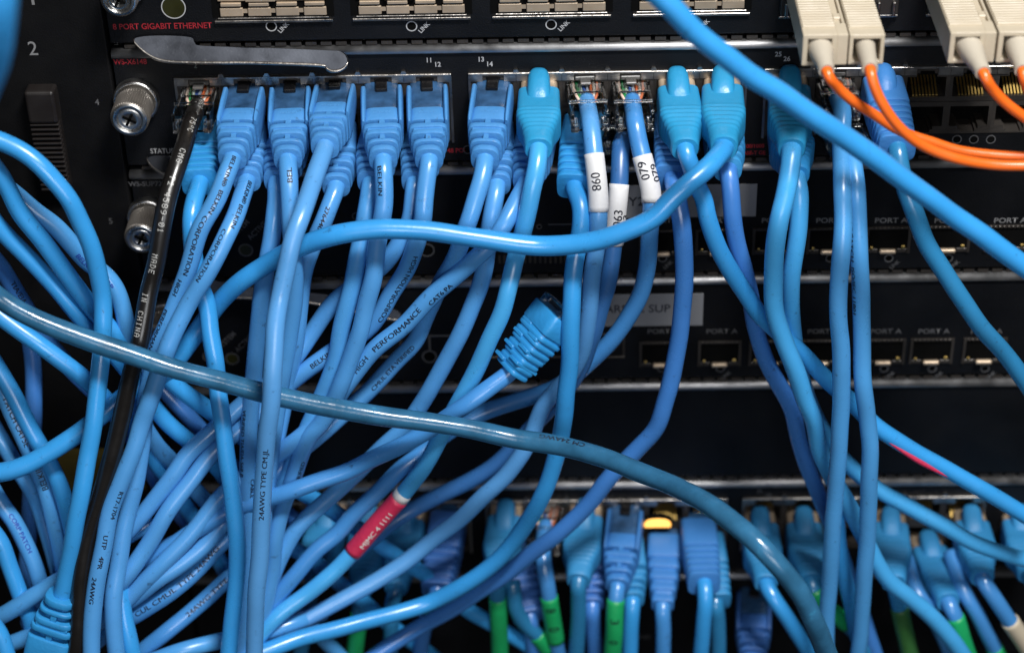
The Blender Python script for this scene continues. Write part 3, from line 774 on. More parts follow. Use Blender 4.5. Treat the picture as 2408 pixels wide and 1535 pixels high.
cable('pale blue cable printed 24AWG TYPE CM, passing in front of the thick teal cable',
 '764,346,33 748,392,41 733,440,48 710,506,58 688,565,63 671,636,66 658,702,69 648,767,72 645,832,74 641,881,75 635,962,75 628,1020,74 622,1110,72 614,1208,71 611,1306,70 603,1403,69 599,1468,68 597,1575,67', 'pale',
 ('belkin', 'u3', 'periwinkle'), texts=[('24AWG TYPE CM.JL', 606, 1212, -1, 1.75, .0, I, 1.5)])
cable('blue cable from the fourth lower port, mostly hidden behind the pale 24AWG TYPE CM cable',
 '790,440,30 778,475,34 759,523,38 738,572,40 715,640,42 704,720,42 695,800,41 680,880,40 665,960,40 645,1060,40 632,1180,40 625,1300,40 620,1420,40 618,1575,40', 'periwinkle',
 ('belkin_plain', 'l3', 'periwinkle'), texts=[('2764406', 764, 490, 1, 1.5, -.1, I)])
cable('periwinkle blue cable in the fifth upper port printed BELKIN just below its boot',
 '901,377,33 903,410,37 904,472,40 898,515,42 885,581,44 878,653,46 862,718,47 846,783,48 823,848,48 804,897,48 785,945,48 756,995,47 728,1025,46 700,1090,45 680,1150,44 662,1200,43 648,1260,43 640,1330,42 625,1420,42 600,1575,42', 'periwinkle',
 ('belkin', 'u4', 'periwinkle'), texts=[('BELKIN', 893, 396, 1, 1.6, -.45, I, 1.35), ('VERIFIED', 694, 1132, -1, 1.6, -.6, I)])
cable('blue cable from the fifth lower port, left of the one printed BELKIN at its boot',
 '872,430,30 866,470,33 859,506,36 843,588,40 833,653,42 817,718,43 800,783,43 788,848,43 768,905,43 745,960,43 718,1020,43 690,1080,42 668,1140,42 648,1200,41 635,1280,41 620,1360,41 600,1450,41 585,1575,41', 'steel',
 ('belkin_plain', 'l4', 'periwinkle'))
cable('periwinkle blue cable in the sixth upper port, printed CORPORATION where it swings left',
 '1009,377,33 1004,420,37 999,472,40 994,520,42 973,588,42 953,637,41 924,685,41 895,738,41 856,782,40 800,812,39 745,852,39 700,888,39 655,925,39 600,978,40 548,1020,41 501,1062,42 456,1122,43 391,1208,44 342,1289,44 300,1350,45 250,1400,44 190,1440,42 90,1490,40', 'periwinkle',
 ('belkin', 'u5', 'periwinkle'), texts=[('CORPORATION HIGH', 890, 740, -1, 1.75, -.45, I, 1.4), ('BELKIN', 738, 856, -1, 1.8, .0, I)])
cable('blue cable from the sixth lower port, printed BELKIN, crossing leftward behind the vertical cables',
 '976,430,30 970,470,33 964,515,36 940,570,38 905,620,38 870,648,37 835,672,37 784,711,37 735,780,37 700,832,38 650,890,39 600,925,40 556,962,41 501,1012,42 440,1070,42 407,1118,42 358,1182,42 309,1240,42 260,1290,41 180,1360,38 60,1440,36', 'periwinkle',
 ('belkin_plain', 'l5', 'periwinkle'), texts=[('BELKIN', 681, 858, -1, 1.7, .3, I)])
cable('periwinkle blue cable in the first upper port right of the gap between port blocks',
 '1140,377,33 1133,420,38 1120,460,41 1104,515,44 1078,590,44 1055,635,41 1034,670,37 1008,730,35 979,799,35 931,850,35 880,905,36 820,962,37 760,1015,38 700,1065,39 640,1115,40 580,1165,41 527,1225,42 482,1280,42 420,1330,42 374,1360,42 320,1400,41 240,1450,40 120,1530,38', 'periwinkle',
 ('belkin', 'u6', 'periwinkle'), texts=[('CMUL ETA VERIFIED', 872, 902, -1, 1.6, -.2, I, 1.3)])
cable('periwinkle blue cable from the lower port right of the gap between port blocks',
 '1168,436,30 1163,470,34 1155,515,37 1148,570,38 1142,620,39 1129,669,40 1110,718,41 1083,783,42 1054,842,42 1022,897,42 992,946,42 950,1005,42 905,1048,42 860,1092,41 810,1138,40 750,1190,40 700,1240,40 660,1310,40 625,1390,40 570,1480,40 520,1575,40', 'periwinkle',
 ('belkin_plain', 'l6', 'periwinkle'))
cable('blue cable printed HIGH PERFORMANCE CAT6 running diagonally from under the leftmost snagless plug',
 '1238,430,30 1212,478,38 1188,523,43 1155,572,45 1126,600,46 1077,645,46 1012,700,46 947,767,46 882,820,46 838,874,46 808,915,46 765,975,45 705,1028,44 650,1070,43 580,1115,43 521,1165,43 482,1214,43 433,1273,43 374,1332,43 326,1380,43 287,1420,43 220,1470,42 120,1545,40', 'periwinkle',
 ('belkin_plain', 'l7', 'periwinkle'), texts=[('HIGH', 840, 873, -1, 1.85, .05, I, 1.4), ('PERFORMANCE', 886, 826, -1, 1.85, .0, I, 1.45), ('CAT6 PA', 1023, 712, -1, 1.7, -.5, I, 1.35)])
cable('sky blue cable wearing a red marker sleeve, hanging from the leftmost upper snagless plug',
 '1266,352,33 1262,395,38 1253,440,41 1240,506,43 1226,560,43 1210,610,43 1197,669,46 1181,734,48 1152,799,49 1126,855,49 1096,913,49 1068,965,49 1031,1039,49 992,1104,48 953,1153,47 882,1237,46 797,1332,45 765,1360,45 716,1400,44 650,1450,44 600,1510,43 560,1575,43', 'sky',
 ('snagless', 'u7', 'sky'), sleeves=[(M_LABEL, (948, 1160), (938, 1172), .12, (), 'sleeve_edge'), (M_REDSL, (940, 1170), (828, 1299), .35, [('MJMC 4 1111', 856, 1282, -1, 2.0, -.45, M_WINK, 1.35)])])
cable('steel blue cable in a clear plug with a white tag reading 098',
 '1389,290,22 1396,342,28 1403,423,34 1407,480,38 1405,550,41 1399,604,42 1393,653,42 1386,718,42 1377,783,41 1364,840,39 1335,890,37 1306,920,37 1280,950,38 1262,990,39 1236,1052,41 1195,1112,41 1142,1162,41 1077,1224,41 1012,1273,41 947,1325,41 882,1367,41 817,1403,41 770,1428,41 700,1465,41 620,1510,41 540,1575,41', 'pale',
 ('clear', 'u8', None), sleeves=[(M_LABEL, (1399, 362), (1406, 492), .3, [('098', 1403, 404, 1, 3.3, -.1, I, 1.0)])])
cable('royal blue cable in a clear plug with a white tag reading 079',
 '1494,290,22 1505,342,26 1514,380,29 1530,450,33 1531,500,36 1527,545,37 1524,620,37 1509,685,36 1478,744,35 1435,802,34 1380,858,32 1305,913,30 1224,939,30 1142,967,31 1090,992,33 1035,1030,36 985,1070,40 947,1098,41 898,1147,41 833,1208,41 790,1257,41 749,1289,41 700,1345,41 651,1403,40 610,1470,40 560,1575,40', 'royal',
 ('clear', 'u9', None), sleeves=[(M_LABEL, (1508, 364), (1532, 480), .3, [('079', 1526, 425, -1, 3.2, .25, I, 1.0), ('079', 1520, 428, -1, 3.2, -.95, I, 1.0)])])
cable('sky blue cable from a snagless plug, running to the right edge above a red stripe',
 '1611,352,33 1622,385,35 1634,425,35 1656,472,36 1662,506,37 1685,571,38 1718,637,39 1754,692,39 1789,744,39 1830,780,38 1877,822,38 1912,858,38 1959,907,39 2008,950,40 2060,1002,42 2120,1042,43 2200,1088,44 2300,1145,46 2360,1180,47 2440,1228,48', 'azure',
 ('snagless', 'u10', 'sky'))
_t, _Q = CABLES['sky blue cable from a snagless plug, running to the right edge above a red stripe']
_i, _j = nearest(_Q, 2092, 1026), nearest(_Q, 2235, 1108); _n = _j-_i
bm = bmesh.new(); _off = (-CU*.80-CR*.22-CD*.6).normalized()
loft(bm, [[_Q[_i+k]+_off*2.5+(CU*math.cos(a)+CD*math.sin(a))*(.2+.95*math.sin(math.pi*k/_n)) for a in [2*math.pi*q/10 for q in range(10)]] for k in range(_n+1)])
obj('red_stripe', bm, M_REDSL, _t)
cable('long bright azure cable crossing horizontally in front of the others, looping to the left edge',
 '1702,348,36 1690,366,41 1668,392,46 1633,423,50 1584,462,53 1533,514,55 1468,545,55 1403,567,54 1338,577,53 1272,578,52 1207,572,52 1142,562,52 1077,553,52 1012,545,52 950,540,52 900,538,52 849,542,52 784,553,52 720,575,50 660,603,48 614,630,46 570,659,46 521,705,44 485,750,42 449,799,42 415,845,42 375,880,42 330,905,43 283,938,44 240,975,45 179,1022,46 114,1065,47 49,1097,48 0,1110,48 -40,1112,48', 'azure',
 ('snagless', 'u11', 'sky'), r=2.95)
cable('pale sky blue cable bowing left in front of the azure cable with the red stripe',
 '1861,352,33 1858,400,38 1852,440,41 1845,472,43 1835,506,45 1823,571,46 1818,653,46 1823,734,46 1842,799,46 1868,864,46 1890,930,45 1913,985,44 1928,1061,42 1962,1130,41 1998,1191,41 2030,1260,41 2062,1325,41 2095,1368,41 2135,1400,41 2190,1450,41 2245,1512,41 2290,1575,41', 'sky',
 ('snagless', 'u12', 'sky'), r=2.9)
cable('plain steel blue cable, left one of the two parallel vertical cables',
 '1980,262,19 1978,326,26 1981,400,36 1983,456,42 1983,506,45 1978,588,49 1972,685,51 1973,750,52 1977,816,52 1978,913,52 1978,972,52 1972,1061,52 1965,1142,52 1959,1240,52 1952,1338,52 1946,1435,52 1942,1575,52', 'steel',
 ('clear', 'u13', None))
cable('blue cable from a blocky domed plug, swinging down to the right edge',
 '2110,350,33 2118,400,37 2128,440,40 2152,506,43 2178,571,44 2219,636,45 2261,702,46 2304,767,47 2355,822,47 2400,880,47 2440,940,47', 'petrol',
 ('blockdome', 'u14', 'royal'), r=2.8)
# lower port cables
cable('bright azure cable from the blocky boot beside the black cable, passing under the teal cable',
 '470,430,30 458,470,38 449,512,43 450,560,45 458,620,47 470,670,48 488,718,49 495,783,50 505,848,51 514,930,52 524,996,53 534,1078,54 547,1175,55 557,1257,56 559,1338,56 552,1403,56 544,1468,56 534,1575,56', 'azure', ('blocky', 'l0', 'azure'))
cable('azure cable from the blocky boot behind the 098 tag, sweeping to the lower left',
 '1352,440,30 1366,480,36 1367,520,39 1359,570,42 1351,620,45 1347,669,47 1344,734,49 1341,799,50 1338,864,50 1331,930,50 1327,980,49 1318,1030,48 1302,1087,48 1285,1143,48 1253,1208,48 1207,1273,48 1158,1326,48 1093,1374,48 1012,1416,48 931,1440,48 849,1462,48 780,1482,48 690,1505,48 600,1540,47 530,1575,47', 'azure', ('blocky', 'l8', 'azure'), r=2.8)
cable('royal blue cable with a white tag reading 063 half hidden between two tagged cables',
 '1460,345,20 1458,380,24 1455,430,28 1450,500,32 1445,560,35 1438,620,37 1429,669,38 1412,718,39 1399,767,39 1383,816,38 1368,860,36 1340,905,34 1305,945,34 1268,985,34 1207,1052,34 1158,1098,34 1110,1127,34 1044,1159,34 979,1192,33 931,1221,33 880,1262,33 810,1320,33 750,1370,33 680,1430,34 600,1500,35 540,1575,35', 'navy', ('clear', 'l9', None), sleeves=[(M_LABEL, (1452, 436), (1446, 574), .3, [('063', 1449, 535, -1, 3.2, -.2, I, 1.0), ('063', 1449, 538, -1, 3.2, -1.2, I, 1.0)])])
cable('violet blue cable bowing right then crossing under the teal cable to the lower left',
 '1583,420,30 1590,450,34 1601,510,38 1607,571,40 1608,653,41 1604,734,41 1597,799,41 1584,864,41 1566,935,41 1543,1006,41 1500,1055,41 1435,1120,41 1386,1182,41 1321,1247,41 1256,1295,41 1191,1348,41 1110,1400,41 1044,1442,41 996,1468,41 920,1515,40 830,1575,40', 'violet', ('blocky', 'l10', 'royal'), r=2.8)
cable('violet blue cable from under the sideways cable boot, running behind the azure diagonal',
 '1712,400,29 1716,430,32 1722,506,34 1733,571,34 1750,630,34 1764,700,34 1775,767,34 1796,832,34 1828,897,34 1861,962,34 1877,1030,34 1905,1110,34 1930,1175,34 1955,1235,34 1982,1310,34 2004,1390,34 2030,1450,34 2070,1575,34', 'violet', ('belkin_plain', 'l11', 'deep'))
cable('sky blue cable from the lower snagless boot, passing behind to the lower right edge',
 '1872,415,29 1880,450,33 1878,520,36 1869,600,37 1861,660,37 1861,730,36 1866,800,34 1880,870,33 1905,950,33 1945,1030,33 1995,1092,34 2073,1155,36 2138,1191,37 2219,1236,38 2284,1273,38 2349,1297,38 2440,1322,38', 'sky', ('snagless', 'l12', 'azure'))
cable('steel blue cable with faint black print, right one of the two parallel vertical cables',
 '2000,345,26 2006,391,34 2014,450,40 2017,506,42 2021,588,45 2024,685,47 2026,767,49 2028,848,50 2031,913,51 2039,980,51 2046,1061,52 2044,1142,52 2040,1240,52 2034,1338,52 2027,1435,52 2015,1575,52', 'steel', ('clear', 'l13', None), texts=[('CAT5E PATCH  ISO/IEC 11801', 2001, 480, 1, 1.5, -.85, I, 1.6)])
# loose plug
cable('unplugged azure plug with ribbed boot in the middle, its cable running to the lower left',
 '1201,872,50 1158,906,53 1110,943,56 1065,972,56 1005,1012,54 947,1045,53 882,1077,52 817,1108,51 749,1130,50 684,1153,49 640,1168,47 585,1185,45 527,1208,44 460,1245,42 390,1290,40 310,1340,38 200,1400,36 60,1470,34', 'royal', ('slotted', (1316, 728, 42), 'azure', 1.15), group=None, name='loose_patch_cable')
# long cables that enter and leave the picture
cable('thick grimy teal cable crossing the whole photo from the left edge to the lower right',
 '-60,650,70 -15,690,69 30,722,69 98,756,68 195,795,67 293,829,66 391,861,65 521,896,64 651,932,63.5 765,955,63.5 870,973,64 947,985,65 1077,1003,66 1207,1029,66 1338,1053,70 1435,1082,77 1533,1120,87 1601,1150,96 1682,1197,108 1763,1258,119 1828,1325,125 1877,1390,127 1918,1468,126 1960,1575,122', 'teal', r=3.0, rough=.02, group=None, texts=[('CM 24AWG', 1380, 1068, -1, 1.7, -.7, I, 1.5)])
cable('thick azure cable slightly out of focus, running diagonally from the top edge to the right',
 '1500,-60,82 1540,-20,82 1578,16,82 1633,75,81 1698,128,80 1763,177,79 1828,216,78 1894,262,77 1975,316,76 2056,371,75 2121,420,74 2187,466,73 2240,506,72 2301,547,72 2360,592,72 2450,655,72', 'azure', r=3.0, group=None)
cable('very close dark blue cable, blurred, at the top left corner of the photo',
 '2,-120,170 -6,-20,172 -12,60,170 -26,150,165 -60,240,160', 'azure', r=4.2, group=None)
# left bundle
cable('azure cable arching down the left side to a boot in the lower left corner',
 '146,1398,54 156,1345,55 173,1257,57 189,1175,58 205,1078,58 222,980,58 229,930,57.5 236,864,57 241,783,56.5 240,702,56.5 231,640,56 212,571,56 186,514,56 163,470,56 130,428,55 90,385,54 50,356,53 0,332,52 -40,318,52', 'azure', ('belkin_plain', (98, 1600, 50), 'azure', 1.15), group='blue cables bundled at the left', upv=(0, -1, .6))
LB = 'blue cables bundled at the left'
cable('azure cable running diagonally from the left edge, directly below the arching cable',
 '-50,350,48 0,410,48 49,500,48 98,565,48 147,632,48 195,695,48 240,750,46 300,810,44 360,862,41 423,913,38 488,960,35 560,1020,32 640,1090,30 700,1150,28 766,1190,28 810,1221,28 888,1274,28 953,1322,28 1005,1354,28 1044,1388,28 1109,1438,28 1174,1475,28 1226,1508,28 1300,1560,28', 'azure', group=LB)
cable('azure cable diagonal at the left edge, lowest of the three before the teal cable',
 '-50,470,46 0,537,46 65,606,46 130,674,46 179,732,46 215,773,45 270,835,42 330,910,37 391,990,33 456,1048,31 520,1110,28 580,1190,26 640,1255,25 692,1290,25 731,1313,25 810,1380,25 862,1422,25 914,1465,25 992,1524,25 1060,1575,25', 'azure', group=LB)
cable('blue cable with a bright highlight disappearing behind the arching cable near the thumb screws',
 '-40,400,42 20,445,42 81,497,43 130,532,43 173,578,43 210,618,43 240,640,44 267,672,45 287,720,45 302,790,44 312,850,42 318,920,40 330,985,37 370,1050,34 407,1087,32 450,1140,30 520,1220,26 600,1330,24 680,1420,24 760,1500,24 830,1575,24', 'steel', group=LB, texts=[('BELKIN CORP', 176, 596, 1, 1.7, -.3, mat('blue_ink', (.01, .04, .35), rough=.5))])
cable('dark violet blue cable printed TIA at the left edge under the teal cable',
 '-60,560,38 0,625,38 33,679,38 70,740,36 110,800,34 160,860,32 230,930,30 300,1010,28 340,1080,26 380,1150,24 450,1240,22 520,1320,22', 'violet', group=LB, texts=[('TIA/EIA', 20, 652, 1, 1.8, .2, I)])
cable('dark blue cable hanging deep behind the left bundle',
 '40,700,20 66,780,22 76,850,22 80,945,22 76,1050,22 70,1200,22 60,1400,22', 'violet', group=LB)
cable('azure cable below the teal one at the left edge, crossing behind the arching cable',
 '-50,700,50 0,742,50 65,790,50 130,838,49 195,887,47 240,930,43 290,985,38 330,1030,34 380,1105,31 430,1180,28 500,1290,26 560,1400,24 620,1500,24 660,1575,24', 'azure', group=LB)
cable('pale cable running down beside the one printed CAT5E',
 '-40,810,40 0,874,40 33,930,40 65,996,40 98,1055,40 130,1117,39 153,1175,38 168,1240,37 190,1330,36 220,1420,35', 'azure', group=LB)
cable('steel blue cable printed PATCH CAT5E BELKIN at the lower left',
 '-50,820,38 7,918,38 33,980,38 62,1045,38 98,1126,37 120,1192,36 137,1273,35 150,1340,34 170,1430,33', 'steel', group=LB, texts=[('PATCH CAT5E', 6, 930, 1, 2.3, .0, I, 1.0), ('BELKIN', 97, 1150, -1, 2.3, 0., I, 1.1)])
cable('dim blue cable left of the printed CAT5E one, running to the lower left',
 '-40,960,32 0,1029,32 33,1085,32 72,1150,31 98,1208,30 118,1270,30 140,1350,30', 'steel', group=LB)
cable('worn blue cable with faint print in the lower left corner',
 '-40,1110,36 0,1178,36 33,1224,36 65,1289,36 91,1364,36 110,1430,35 130,1500,34', 'steel', group=LB, texts=[('CORP PATCH', 25, 1205, 1, 1.7, .1, mat('blue_ink', (.01, .04, .35)), 1.2)])
cable('azure cable nearest the lower left corner, above the boot',
 '-60,1200,40 0,1273,41 22,1330,41 49,1400,41 70,1450,40 80,1520,38', 'azure', group=LB)
cable('blue cable lying nearly level behind the boot in the lower left corner',
 '-50,1472,42 0,1449,42 49,1420,43 114,1377,43 170,1345,42 230,1305,40 300,1260,38 360,1225,36', 'steel', group=LB)
cable('dark cable deep in the tangle behind the left verticals',
 '330,860,22 400,930,22 470,1010,22 540,1090,22 620,1160,22 700,1230,22', 'violet', group=LB)
# lower diagonals in the centre left
LD = 'blue cables sweeping to the lower left'
cable('blue cable printed 24AWG TYPE CMUL low in the tangle',
 '700,1130,34 640,1190,36 580,1235,37 527,1273,38 456,1345,38 391,1398,38 326,1442,38 270,1475,37 180,1540,36', 'royal', group=LD, texts=[('CUL CMUL TYPE 24AWG', 322, 1443, -1, 1.9, 0., I, 1.45)])
cable('blue cable printed TYPE CM in the tangle at the bottom left of centre',
 '700,1240,33 640,1290,35 590,1325,36 534,1361,36 488,1404,36 440,1445,36 391,1485,36 330,1535,36 290,1575,36', 'royal', group=LD, texts=[('24AWG TYPE CM', 440, 1446, -1, 1.9, 0., I, 1.4)])
cable('short dim blue cable between the long diagonals',
 '620,1150,36 560,1190,38 510,1225,38 450,1258,38 400,1282,38 330,1330,38 260,1380,37', 'violet', group=LD)
cable('light blue cable along the bottom edge, left of centre',
 '760,1440,38 700,1462,42 640,1482,42 540,1500,42 440,1525,42 340,1560,40', 'steel', group=LD)
cable('blue cable crossing the bottom edge from the lower left corner',
 '-30,1530,40 60,1500,41 160,1452,41 220,1425,41', 'steel', group=LD)
cable('azure cable curving out of the lower left corner',
 '280,1240,40 282,1350,43 290,1440,45 303,1500,46 322,1575,46', 'azure', group=LD)
cable('azure cable bit at the bottom left corner edge', '-40,1440,52 0,1490,52 25,1575,52', 'azure', group=LD)
# lower row of plugs
LR = 'blue plugs in the lower row of ports'
def low(label, typ, port, pts, col, bcol, sl=(), **k):
    return cable(label, pts, col, (typ, port, bcol), group=LR, sleeves=sl, row=6, **k)
def near_port(x, up=True):
    zz = zs6-6.2 if up else zs6-17.4
    i = min(range(18), key=lambda q: abs(proj(Vector((COLX[q], 0, zz)))[0]-x)); return ('u' if up else 'l')+str(i)
G = M_GREEN; marks = [('N', 0, 0, 1, 2.2, 0, I)]
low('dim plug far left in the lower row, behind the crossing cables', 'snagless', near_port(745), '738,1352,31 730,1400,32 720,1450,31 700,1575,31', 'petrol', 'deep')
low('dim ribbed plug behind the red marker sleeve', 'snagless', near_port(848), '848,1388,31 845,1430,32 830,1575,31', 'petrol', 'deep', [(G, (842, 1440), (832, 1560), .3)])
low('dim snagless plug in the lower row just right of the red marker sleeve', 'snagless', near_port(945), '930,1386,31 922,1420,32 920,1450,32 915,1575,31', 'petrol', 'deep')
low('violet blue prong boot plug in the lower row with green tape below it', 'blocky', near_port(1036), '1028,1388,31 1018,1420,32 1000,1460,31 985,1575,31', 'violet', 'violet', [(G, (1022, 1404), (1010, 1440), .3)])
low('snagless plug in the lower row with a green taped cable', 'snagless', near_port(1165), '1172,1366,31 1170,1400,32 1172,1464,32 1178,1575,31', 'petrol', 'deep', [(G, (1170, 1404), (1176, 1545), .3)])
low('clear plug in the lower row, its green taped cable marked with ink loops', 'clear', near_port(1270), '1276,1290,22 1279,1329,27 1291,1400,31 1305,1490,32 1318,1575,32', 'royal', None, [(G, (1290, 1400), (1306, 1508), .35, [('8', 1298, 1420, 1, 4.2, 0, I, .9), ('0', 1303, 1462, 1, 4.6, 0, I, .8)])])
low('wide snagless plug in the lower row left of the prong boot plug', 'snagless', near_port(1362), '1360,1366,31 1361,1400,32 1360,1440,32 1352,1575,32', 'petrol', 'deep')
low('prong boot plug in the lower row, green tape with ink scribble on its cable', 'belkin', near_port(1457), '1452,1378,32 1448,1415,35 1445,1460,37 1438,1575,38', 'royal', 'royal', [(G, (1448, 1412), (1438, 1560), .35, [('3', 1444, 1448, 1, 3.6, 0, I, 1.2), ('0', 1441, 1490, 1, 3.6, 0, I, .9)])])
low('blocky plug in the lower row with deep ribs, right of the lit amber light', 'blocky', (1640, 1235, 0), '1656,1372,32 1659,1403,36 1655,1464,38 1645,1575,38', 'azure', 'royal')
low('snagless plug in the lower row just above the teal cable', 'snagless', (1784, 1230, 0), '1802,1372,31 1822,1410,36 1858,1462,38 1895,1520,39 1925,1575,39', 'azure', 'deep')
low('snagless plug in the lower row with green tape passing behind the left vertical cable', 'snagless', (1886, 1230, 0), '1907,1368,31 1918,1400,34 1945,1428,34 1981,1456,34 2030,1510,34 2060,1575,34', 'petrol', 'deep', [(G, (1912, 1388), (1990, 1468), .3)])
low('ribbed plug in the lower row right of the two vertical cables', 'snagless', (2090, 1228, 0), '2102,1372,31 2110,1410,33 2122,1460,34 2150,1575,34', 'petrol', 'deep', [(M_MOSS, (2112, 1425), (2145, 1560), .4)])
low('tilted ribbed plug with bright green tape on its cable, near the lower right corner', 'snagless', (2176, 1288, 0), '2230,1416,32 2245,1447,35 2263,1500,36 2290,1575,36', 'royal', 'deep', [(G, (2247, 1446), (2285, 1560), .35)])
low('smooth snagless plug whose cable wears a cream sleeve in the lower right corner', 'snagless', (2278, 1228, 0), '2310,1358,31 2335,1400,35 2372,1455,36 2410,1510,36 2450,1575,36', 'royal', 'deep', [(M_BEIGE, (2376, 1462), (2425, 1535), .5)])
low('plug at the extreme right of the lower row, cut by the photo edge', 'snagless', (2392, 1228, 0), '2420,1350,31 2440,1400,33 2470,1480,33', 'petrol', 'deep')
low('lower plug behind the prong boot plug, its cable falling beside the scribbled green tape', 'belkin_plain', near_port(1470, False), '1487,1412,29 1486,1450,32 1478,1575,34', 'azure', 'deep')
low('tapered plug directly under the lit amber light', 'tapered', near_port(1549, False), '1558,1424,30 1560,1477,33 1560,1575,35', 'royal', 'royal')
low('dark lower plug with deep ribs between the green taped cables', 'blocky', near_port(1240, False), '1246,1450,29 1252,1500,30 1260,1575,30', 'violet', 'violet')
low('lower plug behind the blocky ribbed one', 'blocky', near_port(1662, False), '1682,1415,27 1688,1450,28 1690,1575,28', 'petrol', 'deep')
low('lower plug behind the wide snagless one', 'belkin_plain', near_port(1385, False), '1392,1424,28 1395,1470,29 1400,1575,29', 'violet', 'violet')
cable('shiny blue cable running down left of the cream sleeved one, green tape at its foot', '2236,1300,14 2250,1345,22 2266,1388,29 2290,1430,32 2315,1477,33 2350,1545,33 2365,1580,33', 'royal', group=LR, sleeves=[(G, (2338, 1522), (2362, 1575), .3)])
cable('shiny blue cable emerging between the ribbed plug and the tilted plug at the lower right', '2130,1310,12 2142,1350,20 2162,1400,28 2182,1430,30 2209,1477,31 2250,1575,31', 'royal', group=LR)
cable('blue cable curving right below the row of lower plugs into green tape', '1205,1365,28 1208,1392,30 1213,1430,31 1234,1464,31 1260,1488,31 1300,1540,31', 'petrol', group=LR, sleeves=[(G, (1260, 1488), (1292, 1530), .3)])
cable('short bright blue cable glimpsed between the two vertical cables at the bottom right', '1966,1150,40 1968,1230,40 1976,1300,41 1989,1370,41 2004,1435,41 2018,1500,40', 'azure', group=LR)
cable('violet plug pointing down from a port at the bottom edge, right of centre', '1770,1560,30 1770,1640,32', 'violet', ('belkin', (1773, 1398, 0), 'violet'), group=LR, row=6)

# ------------------------------------------------------------------ fibre cables
def fibre(label, fx0, fx1, fyt, fyb, bx, by, pts, d=46, tab=True):
    """square duplex connector: its end face spans fx0..fx1, fyt..fyb in the photo at depth d"""
    a, b = at(fx0, fyt, d), at(fx1, fyt, d); lo = at((fx0+fx1)/2, fyb, d)
    w = (b.x-a.x); h = (a.z-lo.z)*.985; cx = (a.x+b.x)/2; zt = a.z
    t = thing('fibre_cable', label, 'fibre optic cable', (cx, 0, zt-h/2), 'orange fibre cables in beige connectors')
    x0 = cx-w/2; x1 = cx+w/2; core1 = x1-(w*.24 if tab else 0)
    bm = bmesh.new(); y0, y1 = -d, -d+9
    th = w*.115
    box(bm, x0, x0+th, y0, y1, zt-h, zt, .25, 2); box(bm, core1-th, core1, y0, y1, zt-h, zt, .25, 2)
    box(bm, x0+th-.2, core1-th+.2, y0+.02, y1, zt-h*.14, zt-.02, .15, 1); box(bm, x0+th-.2, core1-th+.2, y0+.02, y1, zt-h+.02, zt-h*.88, .15, 1)
    box(bm, x0+.05, core1-.05, y1-.5, 2, zt-h+.1, zt-.1, .3, 2)
    if tab:
        box(bm, core1-.1, x1, y0+.1, y0+7.5, zt-h+.05, zt-.05, .3, 2)
        box(bm, x1-.9, x1-.15, y0+6, 0, zt-h*.6, zt-.3, .15, 1)
        box(bm, core1-.1, x1-.8, y0+6, 0, zt-h+.1, zt-1.4, .2, 1)
        box(bm, core1+.1, x1-.6, y0+12, y0+15, zt-1.8, zt-.6, .3, 1)
    y = y0+4.6
    while y < -6:
        box(bm, x0+.25, core1-.25, y, y+.8, zt-.3, zt+.6, .2, 1); y += 1.62
    hs = obj('connector_housing', bm, M_BEIGE, t, False)
    bm = bmesh.new(); box(bm, x0+th, core1-th, y1-.8, y1-.55, zt-h*.9, zt-h*.12); sub('housing_bore', bm, M_PORT, hs, False)
    P = [at(*p) for p in parse(pts)]
    c0 = Vector(((x0+core1)/2, y1-1, zt-h*.42)); c1 = P[0]; ax = (c1-c0).normalized()
    M = frame(c0, c1); L = (c1-c0).length; bm = bmesh.new()
    loft(bm, [sect(k*L, ww, ww, 2, 28) for k, ww in ((0, w*.60), (.2, w*.62), (.5, w*.52), (.85, 4.6), (.97, 4.5), (1.0, 4.3), (1.0, 3.3), (.93, 3.2))])
    bmesh.ops.transform(bm, matrix=M, verts=bm.verts); bmesh.ops.recalc_face_normals(bm, faces=bm.faces); bo = obj('boot', bm, M_BEIGEB, t); sharpen(bo)
    Q, st = spline([c1-ax*5, c1-ax*1, c1+ax*2]+P[1:])
    obj('jacket', sweep(Q, 1.5, 18, .006, 3), JK['orange'], t)
    return t
fibre('beige fibre connector, leftmost of four, its orange lead passing under its neighbour', 1889, 1996, 83, 156, 1940, 150, '1944,168,56 1968,205,56 2008,240,55 2056,270,54 2105,302,53 2150,322,53 2187,333,53 2252,354,53 2349,366,53 2440,369,53')
fibre('beige fibre connector, second from the left, its orange lead crossing over the other lead', 1999, 2082, 83, 153, 2040, 150, '2046,164,57 2056,204,60 2078,250,61 2115,300,61 2170,343,60 2252,374,59 2349,389,58 2440,390,58', tab=False)
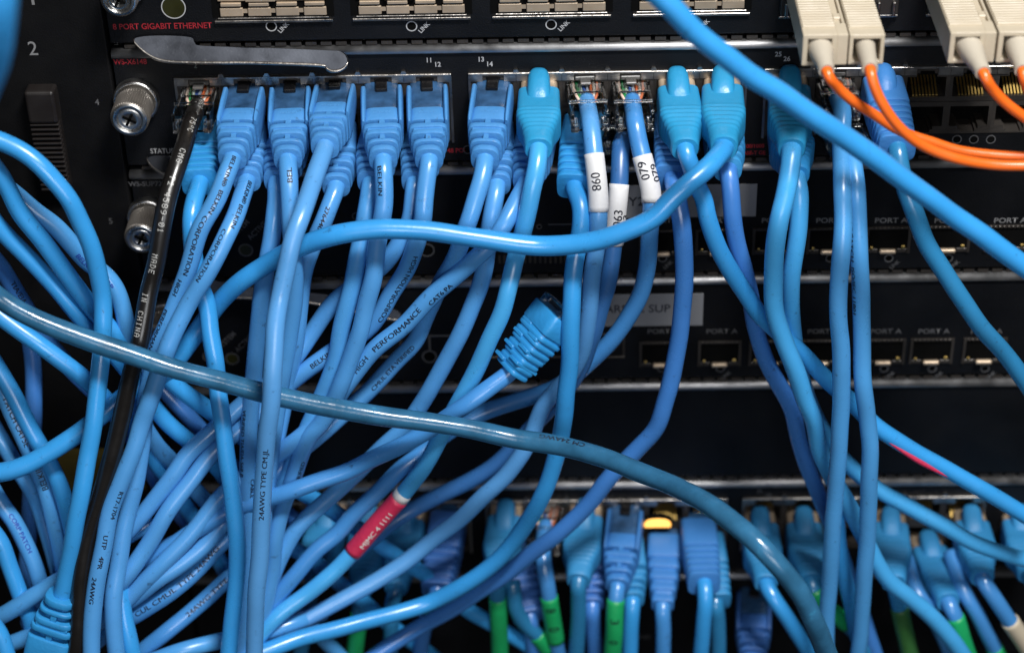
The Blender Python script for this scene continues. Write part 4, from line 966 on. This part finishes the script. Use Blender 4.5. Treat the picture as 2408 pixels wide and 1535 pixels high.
fibre('beige fibre connector, third from the left, near the top right corner', 2236, 2345, 78, 150, 2290, 160, '2312,172,57 2330,205,58 2362,240,58 2408,275,58 2450,302,58')
fibre('beige fibre connector at the right edge, cut off by the photo', 2350, 2460, 76, 148, 2400, 160, '2405,168,57 2414,200,58 2435,240,58 2470,290,58', tab=False)

# transceivers behind them
for lab, x0, x1 in (('dark metal transceiver module holding the two left beige fibre connectors', 1832, 2108), ('dark metal transceiver module holding the two right beige fibre connectors', 2178, 2470)):
    t = thing('transceiver', lab, 'transceiver', (at((x0+x1)/2, 30).x, 0, zf(30, 2000)), 'fibre transceivers in the top card')
    a, b = at(x0, 33), at(x1, 33); z = zf(38, 2000)
    bm = bmesh.new(); box(bm, a.x, b.x, -2.5, 2, z+1.2, z+16, .4, 2); obj('housing', bm, M_PORT, t, False)
    bm = bmesh.new(); box(bm, a.x-.3, b.x+.3, -1.5, 0, z, z+.9, .25, 2)
    for x in (a.x+1.2, a.x+5.5, b.x-6.5, b.x-2): box(bm, x, x+1.0, -4.0, -2.4, z+1.3, z+6, .3, 2)
    obj('bail_frame', bm, M_STEEL, t, False)

# lit amber light in the lower row
c = at(1546, 1228, 1.5)
t = thing('indicator_light', 'glowing amber light in an empty black socket of the lower row', 'indicator light', c)
bm = bmesh.new(); M = Matrix.Translation(c)
R = [[c+Vector((5.6*k*math.cos(a), y, 3.4*k*math.sin(a))) for a in [2*math.pi*i/32 for i in range(32)]] for k, y in ((1.0, 1.2), (1.0, -.6), (.93, -1.0), (.82, -.9))]
loft(bm, R, cap=True); obj('bezel', bm, M_HOLE, t)
bm = bmesh.new()
prof = [(-4.6, -1.5), (4.6, -1.5), (4.7, -.4), (4.2, .9), (2.8, 1.75), (0, 2.05), (-2.8, 1.75), (-4.2, .9), (-4.7, -.4)]
loft(bm, [[c+Vector((x*k, y, z*k+.5)) for x, z in prof] for k, y in ((1, -.95), (1, -1.25), (.93, -1.5))]); bmesh.ops.recalc_face_normals(bm, faces=bm.faces); obj('lens', bm, M_AMBER, t, False)

for o in bpy.data.objects:
    if '_o' in o: del o['_o']
